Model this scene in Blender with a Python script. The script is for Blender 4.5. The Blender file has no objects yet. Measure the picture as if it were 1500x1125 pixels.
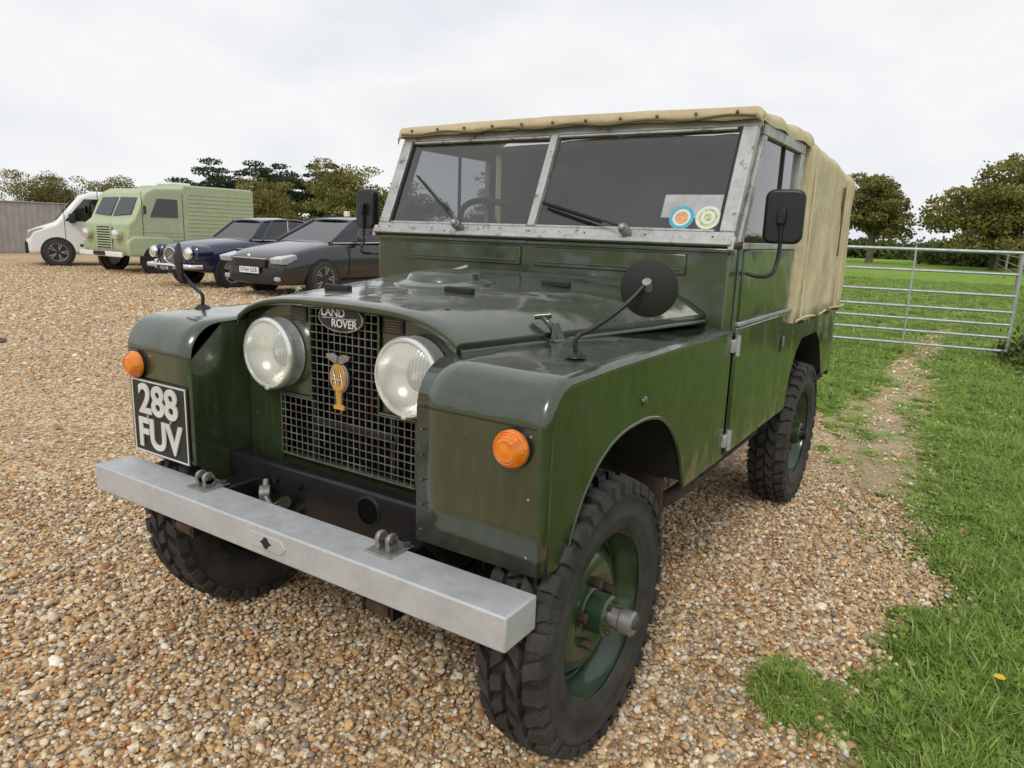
import bpy, math, random
import numpy as np
from mathutils import Vector, Matrix, Euler
random.seed(7); rng=np.random.default_rng(7)
S=bpy.context.scene
S.view_settings.view_transform='Standard'; S.view_settings.look='None'; S.view_settings.exposure=0
COL=S.collection
pi=math.pi
# ------------------------------------------------------------------ materials
def newmat(name):
    m=bpy.data.materials.new(name);m.use_nodes=True
    nt=m.node_tree; return m,nt,nt.nodes['Principled BSDF']
def N(nt,t,**kw):
    n=nt.nodes.new(t)
    for k,v in kw.items():
        if k in n.inputs.keys(): n.inputs[k].default_value=v
        else: setattr(n,k,v)
    return n
def coords(nt): return N(nt,'ShaderNodeTexCoord').outputs['Object']
def noise(nt,vec,scale,detail=4,rough=.55):
    n=N(nt,'ShaderNodeTexNoise');n.inputs['Scale'].default_value=scale;n.inputs['Detail'].default_value=detail;n.inputs['Roughness'].default_value=rough
    nt.links.new(vec,n.inputs['Vector']);return n.outputs['Fac']
def mapping(nt,vec,sc):
    n=N(nt,'ShaderNodeMapping');n.inputs['Scale'].default_value=sc;nt.links.new(vec,n.inputs[0]);return n.outputs[0]
def ramp(nt,fac,stops,interp='LINEAR'):
    r=N(nt,'ShaderNodeValToRGB');cr=r.color_ramp;cr.interpolation=interp
    while len(cr.elements)<len(stops): cr.elements.new(.5)
    for e,(p,c) in zip(cr.elements,stops):
        e.position=p;e.color=(*c,1) if len(c)==3 else c
    nt.links.new(fac,r.inputs['Fac']);return r.outputs['Color']
def g(v): return (v,v,v)
def mix(nt,fac,a,b,mode='MIX'):
    m=N(nt,'ShaderNodeMix',data_type='RGBA',blend_type=mode)
    for s,v in ((0,fac),(6,a),(7,b)):
        if isinstance(v,(int,float)): m.inputs[s].default_value=v
        elif isinstance(v,tuple): m.inputs[s].default_value=(*v,1)
        else: nt.links.new(v,m.inputs[s])
    return m.outputs[2]
def bump(nt,b,h,strength,dist):
    n=N(nt,'ShaderNodeBump');n.inputs['Strength'].default_value=strength;n.inputs['Distance'].default_value=dist
    nt.links.new(h,n.inputs['Height']);nt.links.new(n.outputs['Normal'],b.inputs['Normal']);return n
def simple(name,c,rough=.5,metal=0,coat=0,var=.15,vs=8,bmp=0,bs=60,spec=.5):
    m,nt,b=newmat(name);co=coords(nt)
    f=noise(nt,co,vs)
    lo=tuple(x*(1-var) for x in c);hi=tuple(min(1,x*(1+var)) for x in c)
    nt.links.new(ramp(nt,f,[(.3,lo),(.7,hi)]),b.inputs['Base Color'])
    b.inputs['Roughness'].default_value=rough;b.inputs['Metallic'].default_value=metal
    b.inputs['Coat Weight'].default_value=coat;b.inputs['Coat Roughness'].default_value=.06
    b.inputs['Specular IOR Level'].default_value=spec
    if bmp: bump(nt,b,noise(nt,co,bs),bmp,.002)
    return m
def mat_green():
    m,nt,b=newmat('bronze_green_paint');co=coords(nt)
    f=noise(nt,co,3,6); base=ramp(nt,f,[(.3,(.013,.026,.008)),(.7,(.025,.044,.013))])
    d=noise(nt,co,30,8,.75); dust=ramp(nt,d,[(.54,g(0)),(.80,g(.40))])
    base=mix(nt,dust,base,(.10,.10,.07))
    st=noise(nt,mapping(nt,co,(9,9,1.2)),3,6,.7);base=mix(nt,ramp(nt,st,[(.52,g(0)),(.8,g(.28))]),base,(.13,.125,.09))
    ge=N(nt,'ShaderNodeNewGeometry');sx=N(nt,'ShaderNodeSeparateXYZ');nt.links.new(ge.outputs['Normal'],sx.inputs[0])
    uz=ramp(nt,sx.outputs['Z'],[(.55,g(0)),(1,g(.24))]);un=ramp(nt,noise(nt,co,7,8,.75),[(.3,g(.15)),(.7,g(1))]);base=mix(nt,mix(nt,1.0,uz,un,'MULTIPLY'),base,(.11,.125,.09))
    so=N(nt,'ShaderNodeSeparateXYZ');nt.links.new(co,so.inputs[0]);lz=ramp(nt,so.outputs['Z'],[(.50,g(.4)),(.78,g(0))]);base=mix(nt,mix(nt,1.0,lz,un,'MULTIPLY'),base,(.07,.06,.04))
    sc=noise(nt,co,95,3,.6); chips=ramp(nt,sc,[(.73,g(0)),(.75,g(.6))])
    base=mix(nt,chips,base,(.22,.23,.19))
    sr=noise(nt,mapping(nt,co,(60,60,7)),2,5,.6);base=mix(nt,ramp(nt,sr,[(.72,g(0)),(.74,g(.3))]),base,(.16,.17,.14))
    nt.links.new(base,b.inputs['Base Color'])
    nt.links.new(ramp(nt,noise(nt,co,6,6),[(.3,g(.20)),(.75,g(.5))]),b.inputs['Roughness'])
    b.inputs['Coat Weight'].default_value=1.0;b.inputs['Coat IOR'].default_value=1.62
    nt.links.new(ramp(nt,noise(nt,co,9,8,.75),[(.35,g(.03)),(.75,g(.26))]),b.inputs['Coat Roughness'])
    a=noise(nt,co,4.5,2);bp=bump(nt,b,a,.6,.015);nt.links.new(bp.outputs[0],b.inputs['Coat Normal'])
    return m
def mat_galv(name='galvanised_metal',rust=.62,c1=(.34,.34,.33),c2=(.52,.52,.50),metal=.45):
    m,nt,b=newmat(name);co=coords(nt)
    base=ramp(nt,noise(nt,co,14,6,.7),[(.3,c1),(.7,c2)])
    r=ramp(nt,noise(nt,co,22,8,.7),[(rust,g(0)),(rust+.1,g(.85))])
    base=mix(nt,r,base,(.14,.085,.045))
    sp=ramp(nt,noise(nt,co,130,4,.7),[(.64,g(0)),(.70,g(.5))]);base=mix(nt,sp,base,(.16,.14,.12))
    nt.links.new(base,b.inputs['Base Color']);b.inputs['Metallic'].default_value=metal
    nt.links.new(ramp(nt,noise(nt,co,25,5),[(.3,g(.38)),(.7,g(.62))]),b.inputs['Roughness'])
    bump(nt,b,noise(nt,co,80,4),.2,.002)
    return m
def mat_canvas():
    m,nt,b=newmat('canvas_cloth');co=coords(nt)
    base=ramp(nt,noise(nt,co,4,6,.6),[(.3,(.56,.46,.285)),(.7,(.69,.59,.40))])
    base=mix(nt,ramp(nt,noise(nt,co,9,7,.7),[(.56,g(0)),(.8,g(.45))]),base,(.35,.28,.18))
    nt.links.new(base,b.inputs['Base Color']);b.inputs['Roughness'].default_value=.9;b.inputs['Specular IOR Level'].default_value=.2
    w=noise(nt,mapping(nt,co,(1,1.0,.6)),6,3);n2=noise(nt,co,350,2)
    a=N(nt,'ShaderNodeMath',operation='MULTIPLY_ADD');nt.links.new(n2,a.inputs[0]);a.inputs[1].default_value=.03;nt.links.new(w,a.inputs[2])
    bump(nt,b,a.outputs[0],.6,.05)
    return m
def mat_glass(name,tint=(.55,.6,.6),base=.05,dirt=.0):
    m=bpy.data.materials.new(name);m.use_nodes=True;nt=m.node_tree;nt.nodes.clear()
    o=N(nt,'ShaderNodeOutputMaterial');t=N(nt,'ShaderNodeBsdfTransparent');t.inputs[0].default_value=(*tint,1)
    gl=N(nt,'ShaderNodeBsdfGlossy');gl.inputs['Roughness'].default_value=.03;gl.inputs[0].default_value=(1,1,1,1)
    lw=N(nt,'ShaderNodeLayerWeight');lw.inputs[0].default_value=.5
    pw=N(nt,'ShaderNodeMath',operation='POWER');nt.links.new(lw.outputs['Facing'],pw.inputs[0]);pw.inputs[1].default_value=4.0
    ad=N(nt,'ShaderNodeMath',operation='MULTIPLY_ADD');nt.links.new(pw.outputs[0],ad.inputs[0]);ad.inputs[1].default_value=.95-base;ad.inputs[2].default_value=base
    mx=N(nt,'ShaderNodeMixShader');nt.links.new(ad.outputs[0],mx.inputs[0]);nt.links.new(t.outputs[0],mx.inputs[1]);nt.links.new(gl.outputs[0],mx.inputs[2])
    last=mx
    if dirt:
        df=N(nt,'ShaderNodeBsdfDiffuse');df.inputs[0].default_value=(.5,.5,.48,1);m2=N(nt,'ShaderNodeMixShader')
        co=coords(nt);r=ramp(nt,noise(nt,co,5,8,.75),[(.3,g(dirt*.4)),(.75,g(dirt*1.6))]);nt.links.new(r,m2.inputs[0]);nt.links.new(mx.outputs[0],m2.inputs[1]);nt.links.new(df.outputs[0],m2.inputs[2]);last=m2
    nt.links.new(last.outputs[0],o.inputs[0]);return m
def mat_tyre():
    m,nt,b=newmat('tyre_rubber');co=coords(nt)
    base=ramp(nt,noise(nt,co,9,6,.7),[(.35,(.018,.017,.016)),(.75,(.070,.062,.052))])
    nt.links.new(base,b.inputs['Base Color']);b.inputs['Roughness'].default_value=.75
    bump(nt,b,noise(nt,co,120,4),.3,.002);return m
GREEN=mat_green();GALV=mat_galv(rust=.56);GALV2=mat_galv('silver_bumper_paint',.72,(.42,.425,.43),(.54,.545,.55),.2)
RIMG=simple('rim_green_paint',(.022,.050,.020),.35,coat=.6,var=.35,vs=12,bmp=.2,bs=40)
GATEM=mat_galv('galvanised_gate_steel',.9,(.36,.38,.39),(.5,.52,.53),.6)
CANV=mat_canvas();GLASS=mat_glass('window_glass',(.58,.61,.62),.085,.035);GLASSS=mat_glass('side_window_glass',(.45,.47,.47),.08,.05)
CARGL=mat_glass('car_window_glass',(.10,.11,.12),.08)
TYRE=mat_tyre()
VOID=simple('void_black',(.003,.003,.003),.9,spec=.1)
BLACK=simple('black_paint',(.012,.012,.013),.4,var=.3)
BLACKM=simple('black_chassis_paint',(.008,.008,.009),.4,var=.4,vs=20)
BLACKR=simple('black_rubber',(.015,.015,.015),.7)
DARK=simple('underbody_grime',(.018,.016,.013),.8,var=.5,vs=14)
INTER=simple('interior_trim',(.03,.032,.03),.7)
RUSTY=simple('rusty_steel',(.07,.045,.03),.75,metal=.2,var=.6,vs=20,bmp=.4)
STEEL=simple('worn_steel',(.30,.29,.27),.5,metal=.6,var=.35,vs=25)
CHROME=simple('chrome',(.78,.78,.77),.12,metal=.92,var=.03)
LCH=simple('lamp_chrome',(.80,.80,.79),.18,metal=.65,var=.06,vs=20)
REFL=simple('lamp_reflector',(.88,.88,.84),.25,metal=.9,var=.03)
BRASS=simple('brass_plate',(.20,.15,.06),.4,metal=.6)
YELLOW=simple('badge_yellow',(.50,.27,.05),.4,var=.3,vs=40)
WHITE=simple('white_paint',(.78,.78,.77),.35,coat=.5,var=.04)
OFFW=simple('plate_characters',(.62,.62,.58),.4,var=.1)
PLATE=simple('plate_black',(.012,.012,.012),.35,var=.2)
def mat_amber():
    m,nt,b=newmat('amber_lens');b.inputs['Base Color'].default_value=(.85,.22,.01,1);b.inputs['Roughness'].default_value=.12
    b.inputs['Coat Weight'].default_value=.6
    nt.links.new(ramp(nt,noise(nt,coords(nt),30,3),[(.3,(.60,.12,.004)),(.7,(.90,.27,.012))]),b.inputs['Base Color']);return m
AMBER=mat_amber()
# ------------------------------------------------------------------ builders
def empty(name,loc=(0,0,0),rz=0):
    o=bpy.data.objects.new(name,None);COL.objects.link(o);o.location=loc;o.rotation_euler=(0,0,rz);o.empty_display_size=.3;return o
import bmesh
def mk(name,V,F,mat,parent=None,smooth=False,bevel=0,bseg=2,M=None,solid=0,sub=0,auto=None):
    me=bpy.data.meshes.new(name)
    if M is not None: V=[M@Vector(v) for v in V]
    me.from_pydata([tuple(v) for v in V],[],F);me.update()
    bm=bmesh.new();bm.from_mesh(me);bmesh.ops.recalc_face_normals(bm,faces=bm.faces);bm.to_mesh(me);bm.free()
    o=bpy.data.objects.new(name,me);COL.objects.link(o)
    me.materials.append(mat)
    if solid:
        s=o.modifiers.new('s','SOLIDIFY');s.thickness=solid;s.offset=-1
    if bevel:
        b=o.modifiers.new('b','BEVEL');b.width=bevel;b.segments=bseg;b.limit_method='ANGLE';b.angle_limit=math.radians(35);b.harden_normals=False
    if sub:
        s=o.modifiers.new('ss','SUBSURF');s.levels=sub;s.render_levels=sub
    if smooth or bevel:
        for p in me.polygons:p.use_smooth=True
        if auto is not None or (bevel and not sub):
            try: me.set_sharp_from_angle(angle=math.radians(auto or 40))
            except Exception: pass
    if parent is not None:o.parent=parent
    return o
def box(name,a,b,mat,parent,bevel=.004,M=None,**k):
    x0,y0,z0=a;x1,y1,z1=b
    V=[(x,y,z) for x in (x0,x1) for y in (y0,y1) for z in (z0,z1)]
    F=[(0,1,3,2),(4,6,7,5),(0,4,5,1),(2,3,7,6),(0,2,6,4),(1,5,7,3)]
    return mk(name,V,F,mat,parent,bevel=bevel,M=M,**k)
def prism(name,pts,x0,x1,mat,parent,bevel=0,axis='x',M=None,**k):
    n=len(pts)
    if axis=='x': V=[(x0,a,b) for a,b in pts]+[(x1,a,b) for a,b in pts]
    elif axis=='y': V=[(a,x0,b) for a,b in pts]+[(a,x1,b) for a,b in pts]
    else: V=[(a,b,x0) for a,b in pts]+[(a,b,x1) for a,b in pts]
    F=[tuple(range(n)),tuple(range(2*n-1,n-1,-1))]+[(i,(i+1)%n,n+(i+1)%n,n+i) for i in range(n)]
    return mk(name,V,F,mat,parent,bevel=bevel,M=M,**k)
def axm(c,d):
    d=Vector(d).normalized();q=d.to_track_quat('Z','Y');return Matrix.Translation(Vector(c))@q.to_matrix().to_4x4()
def lathe(name,prof,c,d,mat,parent,segs=40,smooth=True,auto=35,**k):
    V=[];F=[];n=len(prof)
    prof=[(max(r,.0004),h) for r,h in prof]
    for i in range(segs):
        a=2*pi*i/segs
        for r,h in prof: V.append((r*math.cos(a),r*math.sin(a),h))
    for i in range(segs):
        j=(i+1)%segs
        for q in range(n-1): F.append((i*n+q,j*n+q,j*n+q+1,i*n+q+1))
    o=mk(name,V,F,mat,parent,smooth=smooth,M=axm(c,d),auto=auto,**k);return o
def cyl(name,a,b,r,mat,parent,segs=20,r2=None,bev=0):
    a=Vector(a);b=Vector(b);L=(b-a).length;r2=r if r2 is None else r2
    e=min(bev,L*.4,r*.4) if bev else 0
    pr=[(0,0),(r-e,0)]+([(r,e)] if e else [])+([(r2,L-e)] if e else [(r2,L)])+([(r2-e,L)] if e else [(r2,L)])+[(0,L)]
    if not e: pr=[(0,0),(r,0),(r2,L),(0,L)]
    return lathe(name,pr,a,b-a,mat,parent,segs)
def tube(name,pts,r,mat,parent,smooth=True,cyc=False):
    cu=bpy.data.curves.new(name,'CURVE');cu.dimensions='3D';cu.bevel_depth=r;cu.bevel_resolution=3;cu.use_fill_caps=True
    if smooth and len(pts)>2:
        sp=cu.splines.new('BEZIER');sp.bezier_points.add(len(pts)-1)
        for p,q in zip(sp.bezier_points,pts): p.co=q;p.handle_left_type=p.handle_right_type='AUTO'
    else:
        sp=cu.splines.new('POLY');sp.points.add(len(pts)-1)
        for p,q in zip(sp.points,pts): p.co=(*q,1)
    sp.use_cyclic_u=cyc;cu.resolution_u=8
    o=bpy.data.objects.new(name,cu);COL.objects.link(o);cu.materials.append(mat);o.parent=parent;return o
def sphere(name,c,r,mat,parent,sc=(1,1,1),seg=16):
    pr=[(r*math.sin(pi*i/seg),-r*math.cos(pi*i/seg)) for i in range(seg+1)]
    o=lathe(name,pr,(0,0,0),(0,0,1),mat,parent,segs=seg*2,auto=None);o.location=c;o.scale=sc;return o
def grid(name,P,mat,parent,smooth=True,**k):
    nu=len(P);nv=len(P[0]);V=[p for r in P for p in r]
    F=[(i*nv+j,(i+1)*nv+j,(i+1)*nv+j+1,i*nv+j+1) for i in range(nu-1) for j in range(nv-1)]
    return mk(name,V,F,mat,parent,smooth=smooth,**k)
def text(name,body,size,M,mat,parent,ext=.002,sx=1,bold=0):
    cu=bpy.data.curves.new(name,'FONT');cu.body=body;cu.size=size;cu.extrude=ext;cu.align_x='CENTER';cu.align_y='CENTER';cu.offset=bold
    cu.materials.append(mat);o=bpy.data.objects.new(name,cu);COL.objects.link(o);o.parent=parent
    o.matrix_local=M@Matrix.Diagonal((sx,1,1,1));return o
FR=Matrix.Rotation(pi/2,4,'X')
# ------------------------------------------------------------------ wheels
def tyre_tread(name,M,parent,R,hw,mat,NP=34):
    V=[];F=[]
    k_=hw/.102
    rows=[(-.078*k_,.044*k_,0,.5),(-.028*k_,.040*k_,.5,-.8),(.022*k_,.040*k_,.15,.8),(.076*k_,.048*k_,.65,-.5)]
    for i in range(NP):
        for xc,w,off,sk in rows:
            a0=2*pi*(i+off)/NP;da=2*pi/NP*.34
            edge=abs(xc)>.05
            b=len(V)
            for (r,sh) in ((R-.024,1.0),(R-(.003 if edge else 0),.88)):
                for sx,sa in ((-1,-1),(1,-1),(1,1),(-1,1)):
                    x=xc+sx*w/2*sh
                    a=a0+sa*da*sh+sk*sx*da*.8+(.35*da if (i%2) else 0)*sx
                    rr=r-(.009 if edge and sx*xc>0 else 0)
                    V.append((rr*math.cos(a),rr*math.sin(a),x))
            F+=[(b+4,b+5,b+6,b+7),(b,b+1,b+5,b+4),(b+1,b+2,b+6,b+5),(b+2,b+3,b+7,b+6),(b+3,b,b+4,b+7)]
    for i in range(NP):
        for s in (-1,1):
            a0=2*pi*(i+(.0 if s<0 else .65))/NP;da=2*pi/NP*(.34 if i%2 else .22);b=len(V)
            for (r,x) in ((R-.012,hw*.93),(R-.042,hw*1.0)):
                for sa in (-1,1):
                    for dx in (0,.010):
                        a=a0+sa*da;V.append((r*math.cos(a),r*math.sin(a),s*(x+dx-.004)))
            F+=[(b+1,b+3,b+7,b+5),(b,b+1,b+5,b+4),(b+2,b+3,b+7,b+6),(b,b+1,b+3,b+2),(b+4,b+5,b+7,b+6)]
    return mk(name,V,F,mat,parent,M=M)
CZ=.402
def lr_wheel(nm,s,y,parent,hubmode,xw=.702):
    R=.359;cz=CZ;xc=s*xw;c=(xc,y,cz);d=(s,0,0)
    w=empty(nm);w.parent=parent
    hw=.084
    prof=[(.212,-.068),(.222,-.075),(.25,-.081),(.285,-hw),(R-.045,-.082),(R-.030,-.076),(R-.023,-.066),(R-.021,0),(R-.023,.066),(R-.030,.076),(R-.045,.083),(R-.053,.0855),(R-.058,.082),(.285,hw),(.264,.083),(.260,.086),(.25,.082),(.235,.080),(.222,.075),(.212,.068)]
    lathe('tyre',prof,c,d,TYRE,w,segs=72,auto=60)
    tyre_tread('tread',axm(c,d),w,R,hw,TYRE)
    text_r=.290
    pr=[(.226,.077),(.228,.071),(.218,.066),(.210,.062),(.204,.03),(.194,.018),(.191,-.002),(.182,-.004),(.166,.003),(.150,.022),(.125,.034),(.100,.036),(.085,.030),(.06,.030),(.055,.034),(.02,.034),(0,.034)]
    lathe('steel_rim',pr,c,d,RIMG,w,segs=64)
    lathe('rim_back',[(.214,-.07),(.19,-.06),(.18,0)],c,d,DARK,w,segs=48)
    for i in range(5):
        a=2*pi*i/5+.4
        p=Vector((xc+s*.030,y+.082*math.cos(a),cz+.082*math.sin(a)))
        cyl('wheel_nut',p,p+Vector((s*.026,0,0)),.013,RUSTY,w,segs=6)
    for i in range(4):
        a=2*pi*i/4+.2;p=Vector((xc+s*.004,y+.166*math.cos(a),cz+.166*math.sin(a)))
        lathe('rim_slot',[(0,.0),(.014,.001),(.016,-.004)],p,d,DARK,w,segs=16)
    cyl('hub',(xc+s*.03,y,cz),(xc+s*.085,y,cz),.052,RIMG,w,segs=28,bev=.006)
    for i in range(6):
        a=2*pi*i/6;p=Vector((xc+s*.083,y+.040*math.cos(a),cz+.040*math.sin(a)));cyl('hub_bolt',p,p+Vector((s*.010,0,0)),.007,RUSTY,w,segs=6)
    if hubmode:
        cyl('free_wheel_hub',(xc+s*.08,y,cz),(xc+s*.125,y,cz),.024,STEEL,w,segs=24,bev=.004)
        cyl('hub_collar',(xc+s*.112,y,cz),(xc+s*.150,y,cz),.031,STEEL,w,segs=24,bev=.005)
        cyl('hub_cap',(xc+s*.148,y,cz),(xc+s*.156,y,cz),.012,RUSTY,w,segs=16)
    else: cyl('hub_cap',(xc+s*.08,y,cz),(xc+s*.115,y,cz),.03,BLACK,w,segs=24,bev=.005)
# ------------------------------------------------------------------ main vehicle
LR=empty('vintage_off_road_vehicle',(0,0,-.045))
W=.769;WI=.426;F0=-.331;WB=.635;ZT=1.058;SM=.953
lr_wheel('front_wheel',1,0,LR,True);lr_wheel('front_wheel',-1,0,LR,True,.612)
for s in (-1,1): lr_wheel('rear_wheel',s,2.209,LR,False)
def arc(cy,cz,r,a0,a1,n):
    return [(cy+r*math.cos(math.radians(a0+(a1-a0)*i/n)),cz+r*math.sin(math.radians(a0+(a1-a0)*i/n))) for i in range(n+1)]
def wing(s):
    r=.105
    prof=[(F0,WB-.004),(F0,.74),(F0,.85)]+arc(F0+r,ZT-r-.004,r,180,96,9)+[(F0+.3,ZT+.001),(.3,ZT+.002),(.92,ZT-.002)]
    P=np.array(prof);T=np.gradient(P,axis=0);T/=np.linalg.norm(T,axis=1)[:,None]
    Nn=np.stack([T[:,1],-T[:,0]],1)
    e=.024
    cols=[]
    for x in (WI,.5,.6,.68): cols.append((x,0))
    for a in np.linspace(0,90,7): cols.append((W-e+e*math.sin(math.radians(a)),e*(1-math.cos(math.radians(a)))))
    G=[]
    for i in range(len(P)):
        G.append([(s*x,P[i,0]+Nn[i,0]*o,P[i,1]+Nn[i,1]*o) for x,o in cols])
    grid('wing_skin',G,GREEN,LR,solid=.003,auto=50)
    inner=[(P[i,0]+Nn[i,0]*e,P[i,1]+Nn[i,1]*e) for i in range(len(P))]
    arch=[(.92,.592),(.52,.592),(.50,.64),(.46,.72),(.40,.79),(.32,.845),(.23,.872),(.12,.878),(.02,.868),(-.06,.84),(-.13,.79),(-.18,.73),(-.215,.66),(-.225,WB)]
    poly=inner+arch
    prism('wing_side',poly,s*(W-.0035),s*W,GREEN,LR)
    tube('arch_lip',[(s*(W-.003),a,b) for a,b in arch[1:]],.006,GREEN,LR)
    prism('inner_wing',[(F0+.002,WB),(F0+.002,.95),(F0+.11,1.05),(-.05,1.05),(-.05,.50),(-.2,.50)],s*(WI-.002),s*(WI+.004),GREEN,LR)
    prism('inner_arch',[(-.05,1.05),(.92,1.05),(.92,.45),(-.05,.45)],s*(WI-.002),s*(WI+.004),DARK,LR)
    prism('arch_liner',[(y,z+.02) for y,z in arch[1:]][::-1]+[(y,z+.03) for y,z in arch[1:]],s*(WI),s*(W-.01),DARK,LR)
    tube('wing_seam',[(s*(WI+.003),F0-.0005,SM),(s*(W-.03),F0-.0005,SM),(s*(W-.007),F0+.007,SM),(s*(W+.0002),F0+.030,SM)],.0016,BLACK,LR,smooth=False)
    for z in (.67,.80,.935):
        sphere('rivet',(s*(W-.040),F0,z),.0035,STEEL,LR,(1,.5,1),6)
    for z in (.66,.72,.78,.84,.9): sphere('rivet',(s*(WI+.014),F0,z),.0032,GREEN,LR,(1,.5,1),6)
    box('wing_stay',(s*.45,.53,.42),(s*.70,.545,.62),RUSTY,LR)
    sphere('side_bolt',(s*(W+.001),.16,.93),.014,GREEN,LR,(.5,1,1),8)
    c=(s*.692,F0,.907)
    cyl('indicator_base',(c[0],F0,c[2]),(c[0],F0-.010,c[2]),.043,BLACK,LR,segs=32)
    lathe('indicator_lens',[(.041,0),(.041,.010),(.038,.016),(.0365,.0150),(.034,.021),(.0325,.0200),(.029,.026),(.0275,.0250),(.022,.030),(.0205,.029),(.012,.032),(0,.033)],(c[0],F0-.010,c[2]),(0,-1,0),AMBER,LR,segs=36,auto=60)
    for dx in (-.034,.034): sphere('lens_screw',(c[0]+dx,F0-.026,c[2]-.0),.004,STEEL,LR,seg=6)
for s in (-1,1): wing(s)
def bz(t,s_):
    w=.418+.282*t; zc=1.146+.055*t; ze=1.076+.024*t
    a=abs(s_); p=5.0+1.0*t
    return w*s_, ze+(zc-ze)*(.80*(1-a**p)+.20*(1-a*a))
Y0=-.165;Y1=.797
sv=np.sin(np.linspace(-pi/2,pi/2,49))
G=[]
for i in range(26):
    t=i/25;y=Y0+(Y1-Y0)*t;row=[]
    for q in sv:
        x,z=bz(t,q);row.append((x,y,z))
    row=[(row[0][0]-.001,y,row[0][2]-.026)]+row+[(row[-1][0]+.001,y,row[-1][2]-.026)]
    G.append(row)
front=[(p[0]*.995,Y0-.010,p[2]-.006) for p in G[0]];front2=[(p[0]*.995,Y0-.011,p[2]-.022) for p in G[0]]
G=[front2,front]+G
grid('bonnet',G,GREEN,LR,solid=.003,auto=50)
for s in (-1,1):
    tube('bonnet_edge',[(s*(.419+.282*t),Y0+(Y1-Y0)*t,1.076+.024*t-.024) for t in (0,.5,1)],.007,GREEN,LR,smooth=False)
def bonz(x,y):
    t=(y-Y0)/(Y1-Y0);w=.418+.282*t;return bz(t,x/w)[1]
cz=bonz(0,.33)
lathe('spare_wheel_mount',[(.170,-.006),(.162,.004),(.145,.010),(.125,.014),(.118,.026),(.112,.032),(.10,.034),(.05,.034),(0,.034)],(-.02,.33,cz+.001),(0,-.057,1),GREEN,LR,segs=64,auto=30)
for (x,y) in ((-.19,.02),(.16,.17),(.30,.50)):
    z=bonz(x,y);box('rubber_rest',(x-.05,y-.012,z-.003),(x+.05,y+.012,z+.015),BLACKR,LR,M=None)
box('bonnet_catch',(-.21,.50,bonz(-.2,.55)-.004),(-.165,.64,bonz(-.2,.55)+.016),STEEL,LR)
cyl('catch_pin',(-.19,.55,1.19),(-.13,.60,1.215),.008,STEEL,LR,segs=10)
for s in (-1,1):
    x=s*.515;y=.14;z=1.062
    tube('bonnet_latch',[(x,y,z),(x-.01*s,y-.02,z+.04),(x-.035*s,y-.02,z+.062)],.008,GREEN,LR);box('latch_plate',(x-.02,y-.03,z-.006),(x+.02,y+.04,z+.006),GREEN,LR)
    prism('latch_bracket',[(y-.03,z),(y+.04,z),(y+.005,z+.045),(y-.02,z+.05)],x-.004,x+.004,GREEN,LR,.002)
    cyl('latch_knob',(x-.055*s,y-.03,z+.062),(x-.015*s,y-.01,z+.068),.009,GREEN,LR,segs=12)
# front panel
PY=-.135
def toppart(x0,x1): return [(x,bz(0,x/.418)[1]-.008) for x in np.linspace(x0,x1,14)]
for s in (-1,1):
    P=[(s*.135,.85),(s*.135,1.120)]+[(x*s,z) for x,z in toppart(.135,.415)]+[(s*.424,1.05),(s*.424,.63),(s*.275,.63),(s*.275,.85)]
    prism('lamp_panel',P,PY,PY+.02,GREEN,LR,bevel=.003,axis='y')
    box('grille_side_strip',(s*.262,PY-.006,.655),(s*.280,PY+.004,.855),GREEN,LR,.003)
prism('top_panel',toppart(-.135,.135)+[(.135,1.117),(-.135,1.117)],PY+.0005,PY+.02,GREEN,LR,axis='y')
box('radiator',(-.30,PY+.07,.58),(.30,PY+.12,1.14),VOID,LR)
for i in range(22): box('radiator_fin',(-.125+i*.0119,PY+.064,.70),(-.1235+i*.0119,PY+.0695,1.10),BLACK,LR,0)
V=[];F=[]
def wire(a,b,w=.0012):
    b0=len(V)
    (x0,y0,z0),(x1,y1,z1)=a,b
    if abs(x1-x0)<1e-6: q=[(x0-w,y0-w),(x0+w,y0-w),(x0+w,y0+w),(x0-w,y0+w)];V.extend([(x,y,z0) for x,y in q]+[(x,y,z1) for x,y in q])
    else: q=[(y0-w,z0-w),(y0+w,z0-w),(y0+w,z0+w),(y0-w,z0+w)];V.extend([(x0,y,z) for y,z in q]+[(x1,y,z) for y,z in q])
    F.extend([(b0+i,b0+(i+1)%4,b0+4+(i+1)%4,b0+4+i) for i in range(4)])
gy=PY-.008
n=12
for i in range(n): 
    x=-.130+.26*i/(n-1);wire((x,gy,.665),(x,gy,1.115))
z=.665
while z<1.116:
    hw=.262 if z<.848 else .130
    wire((-hw,gy-.002,z),(hw,gy-.002,z));z+=.0225
for i in range(1,6):
    for s in (-1,1):
        x=s*(.130+.0236*i);wire((x,gy,.665),(x,gy,.848))
WIRE=mat_galv('grille_wire',.50,(.07,.08,.065),(.30,.31,.28),.4)
mk('grille_mesh',V,F,WIRE,LR)
for a,b in (((-.132,gy,.848),(-.132,gy,1.115)),((.132,gy,.848),(.132,gy,1.115)),((-.265,gy,.662),(.265,gy,.662)),((-.265,gy,.85),(-.132,gy,.85)),((.132,gy,.85),(.265,gy,.85)),((-.265,gy,.662),(-.265,gy,.85)),((.265,gy,.662),(.265,gy,.85))):
    tube('grille_frame',[a,b],.004,GREEN,LR,smooth=False)
box('lower_panel',(-.42,PY+.01,.60),(.42,PY+.03,.662),GREEN,LR)
box('grille_inner_bar',(-.17,PY+.02,.765),(.17,PY+.035,.785),BLACK,LR)
for s in (-1,1): box('grille_inner_post',(s*.15,PY+.02,.66),(s*.165,PY+.035,.85),BLACK,LR)
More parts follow.
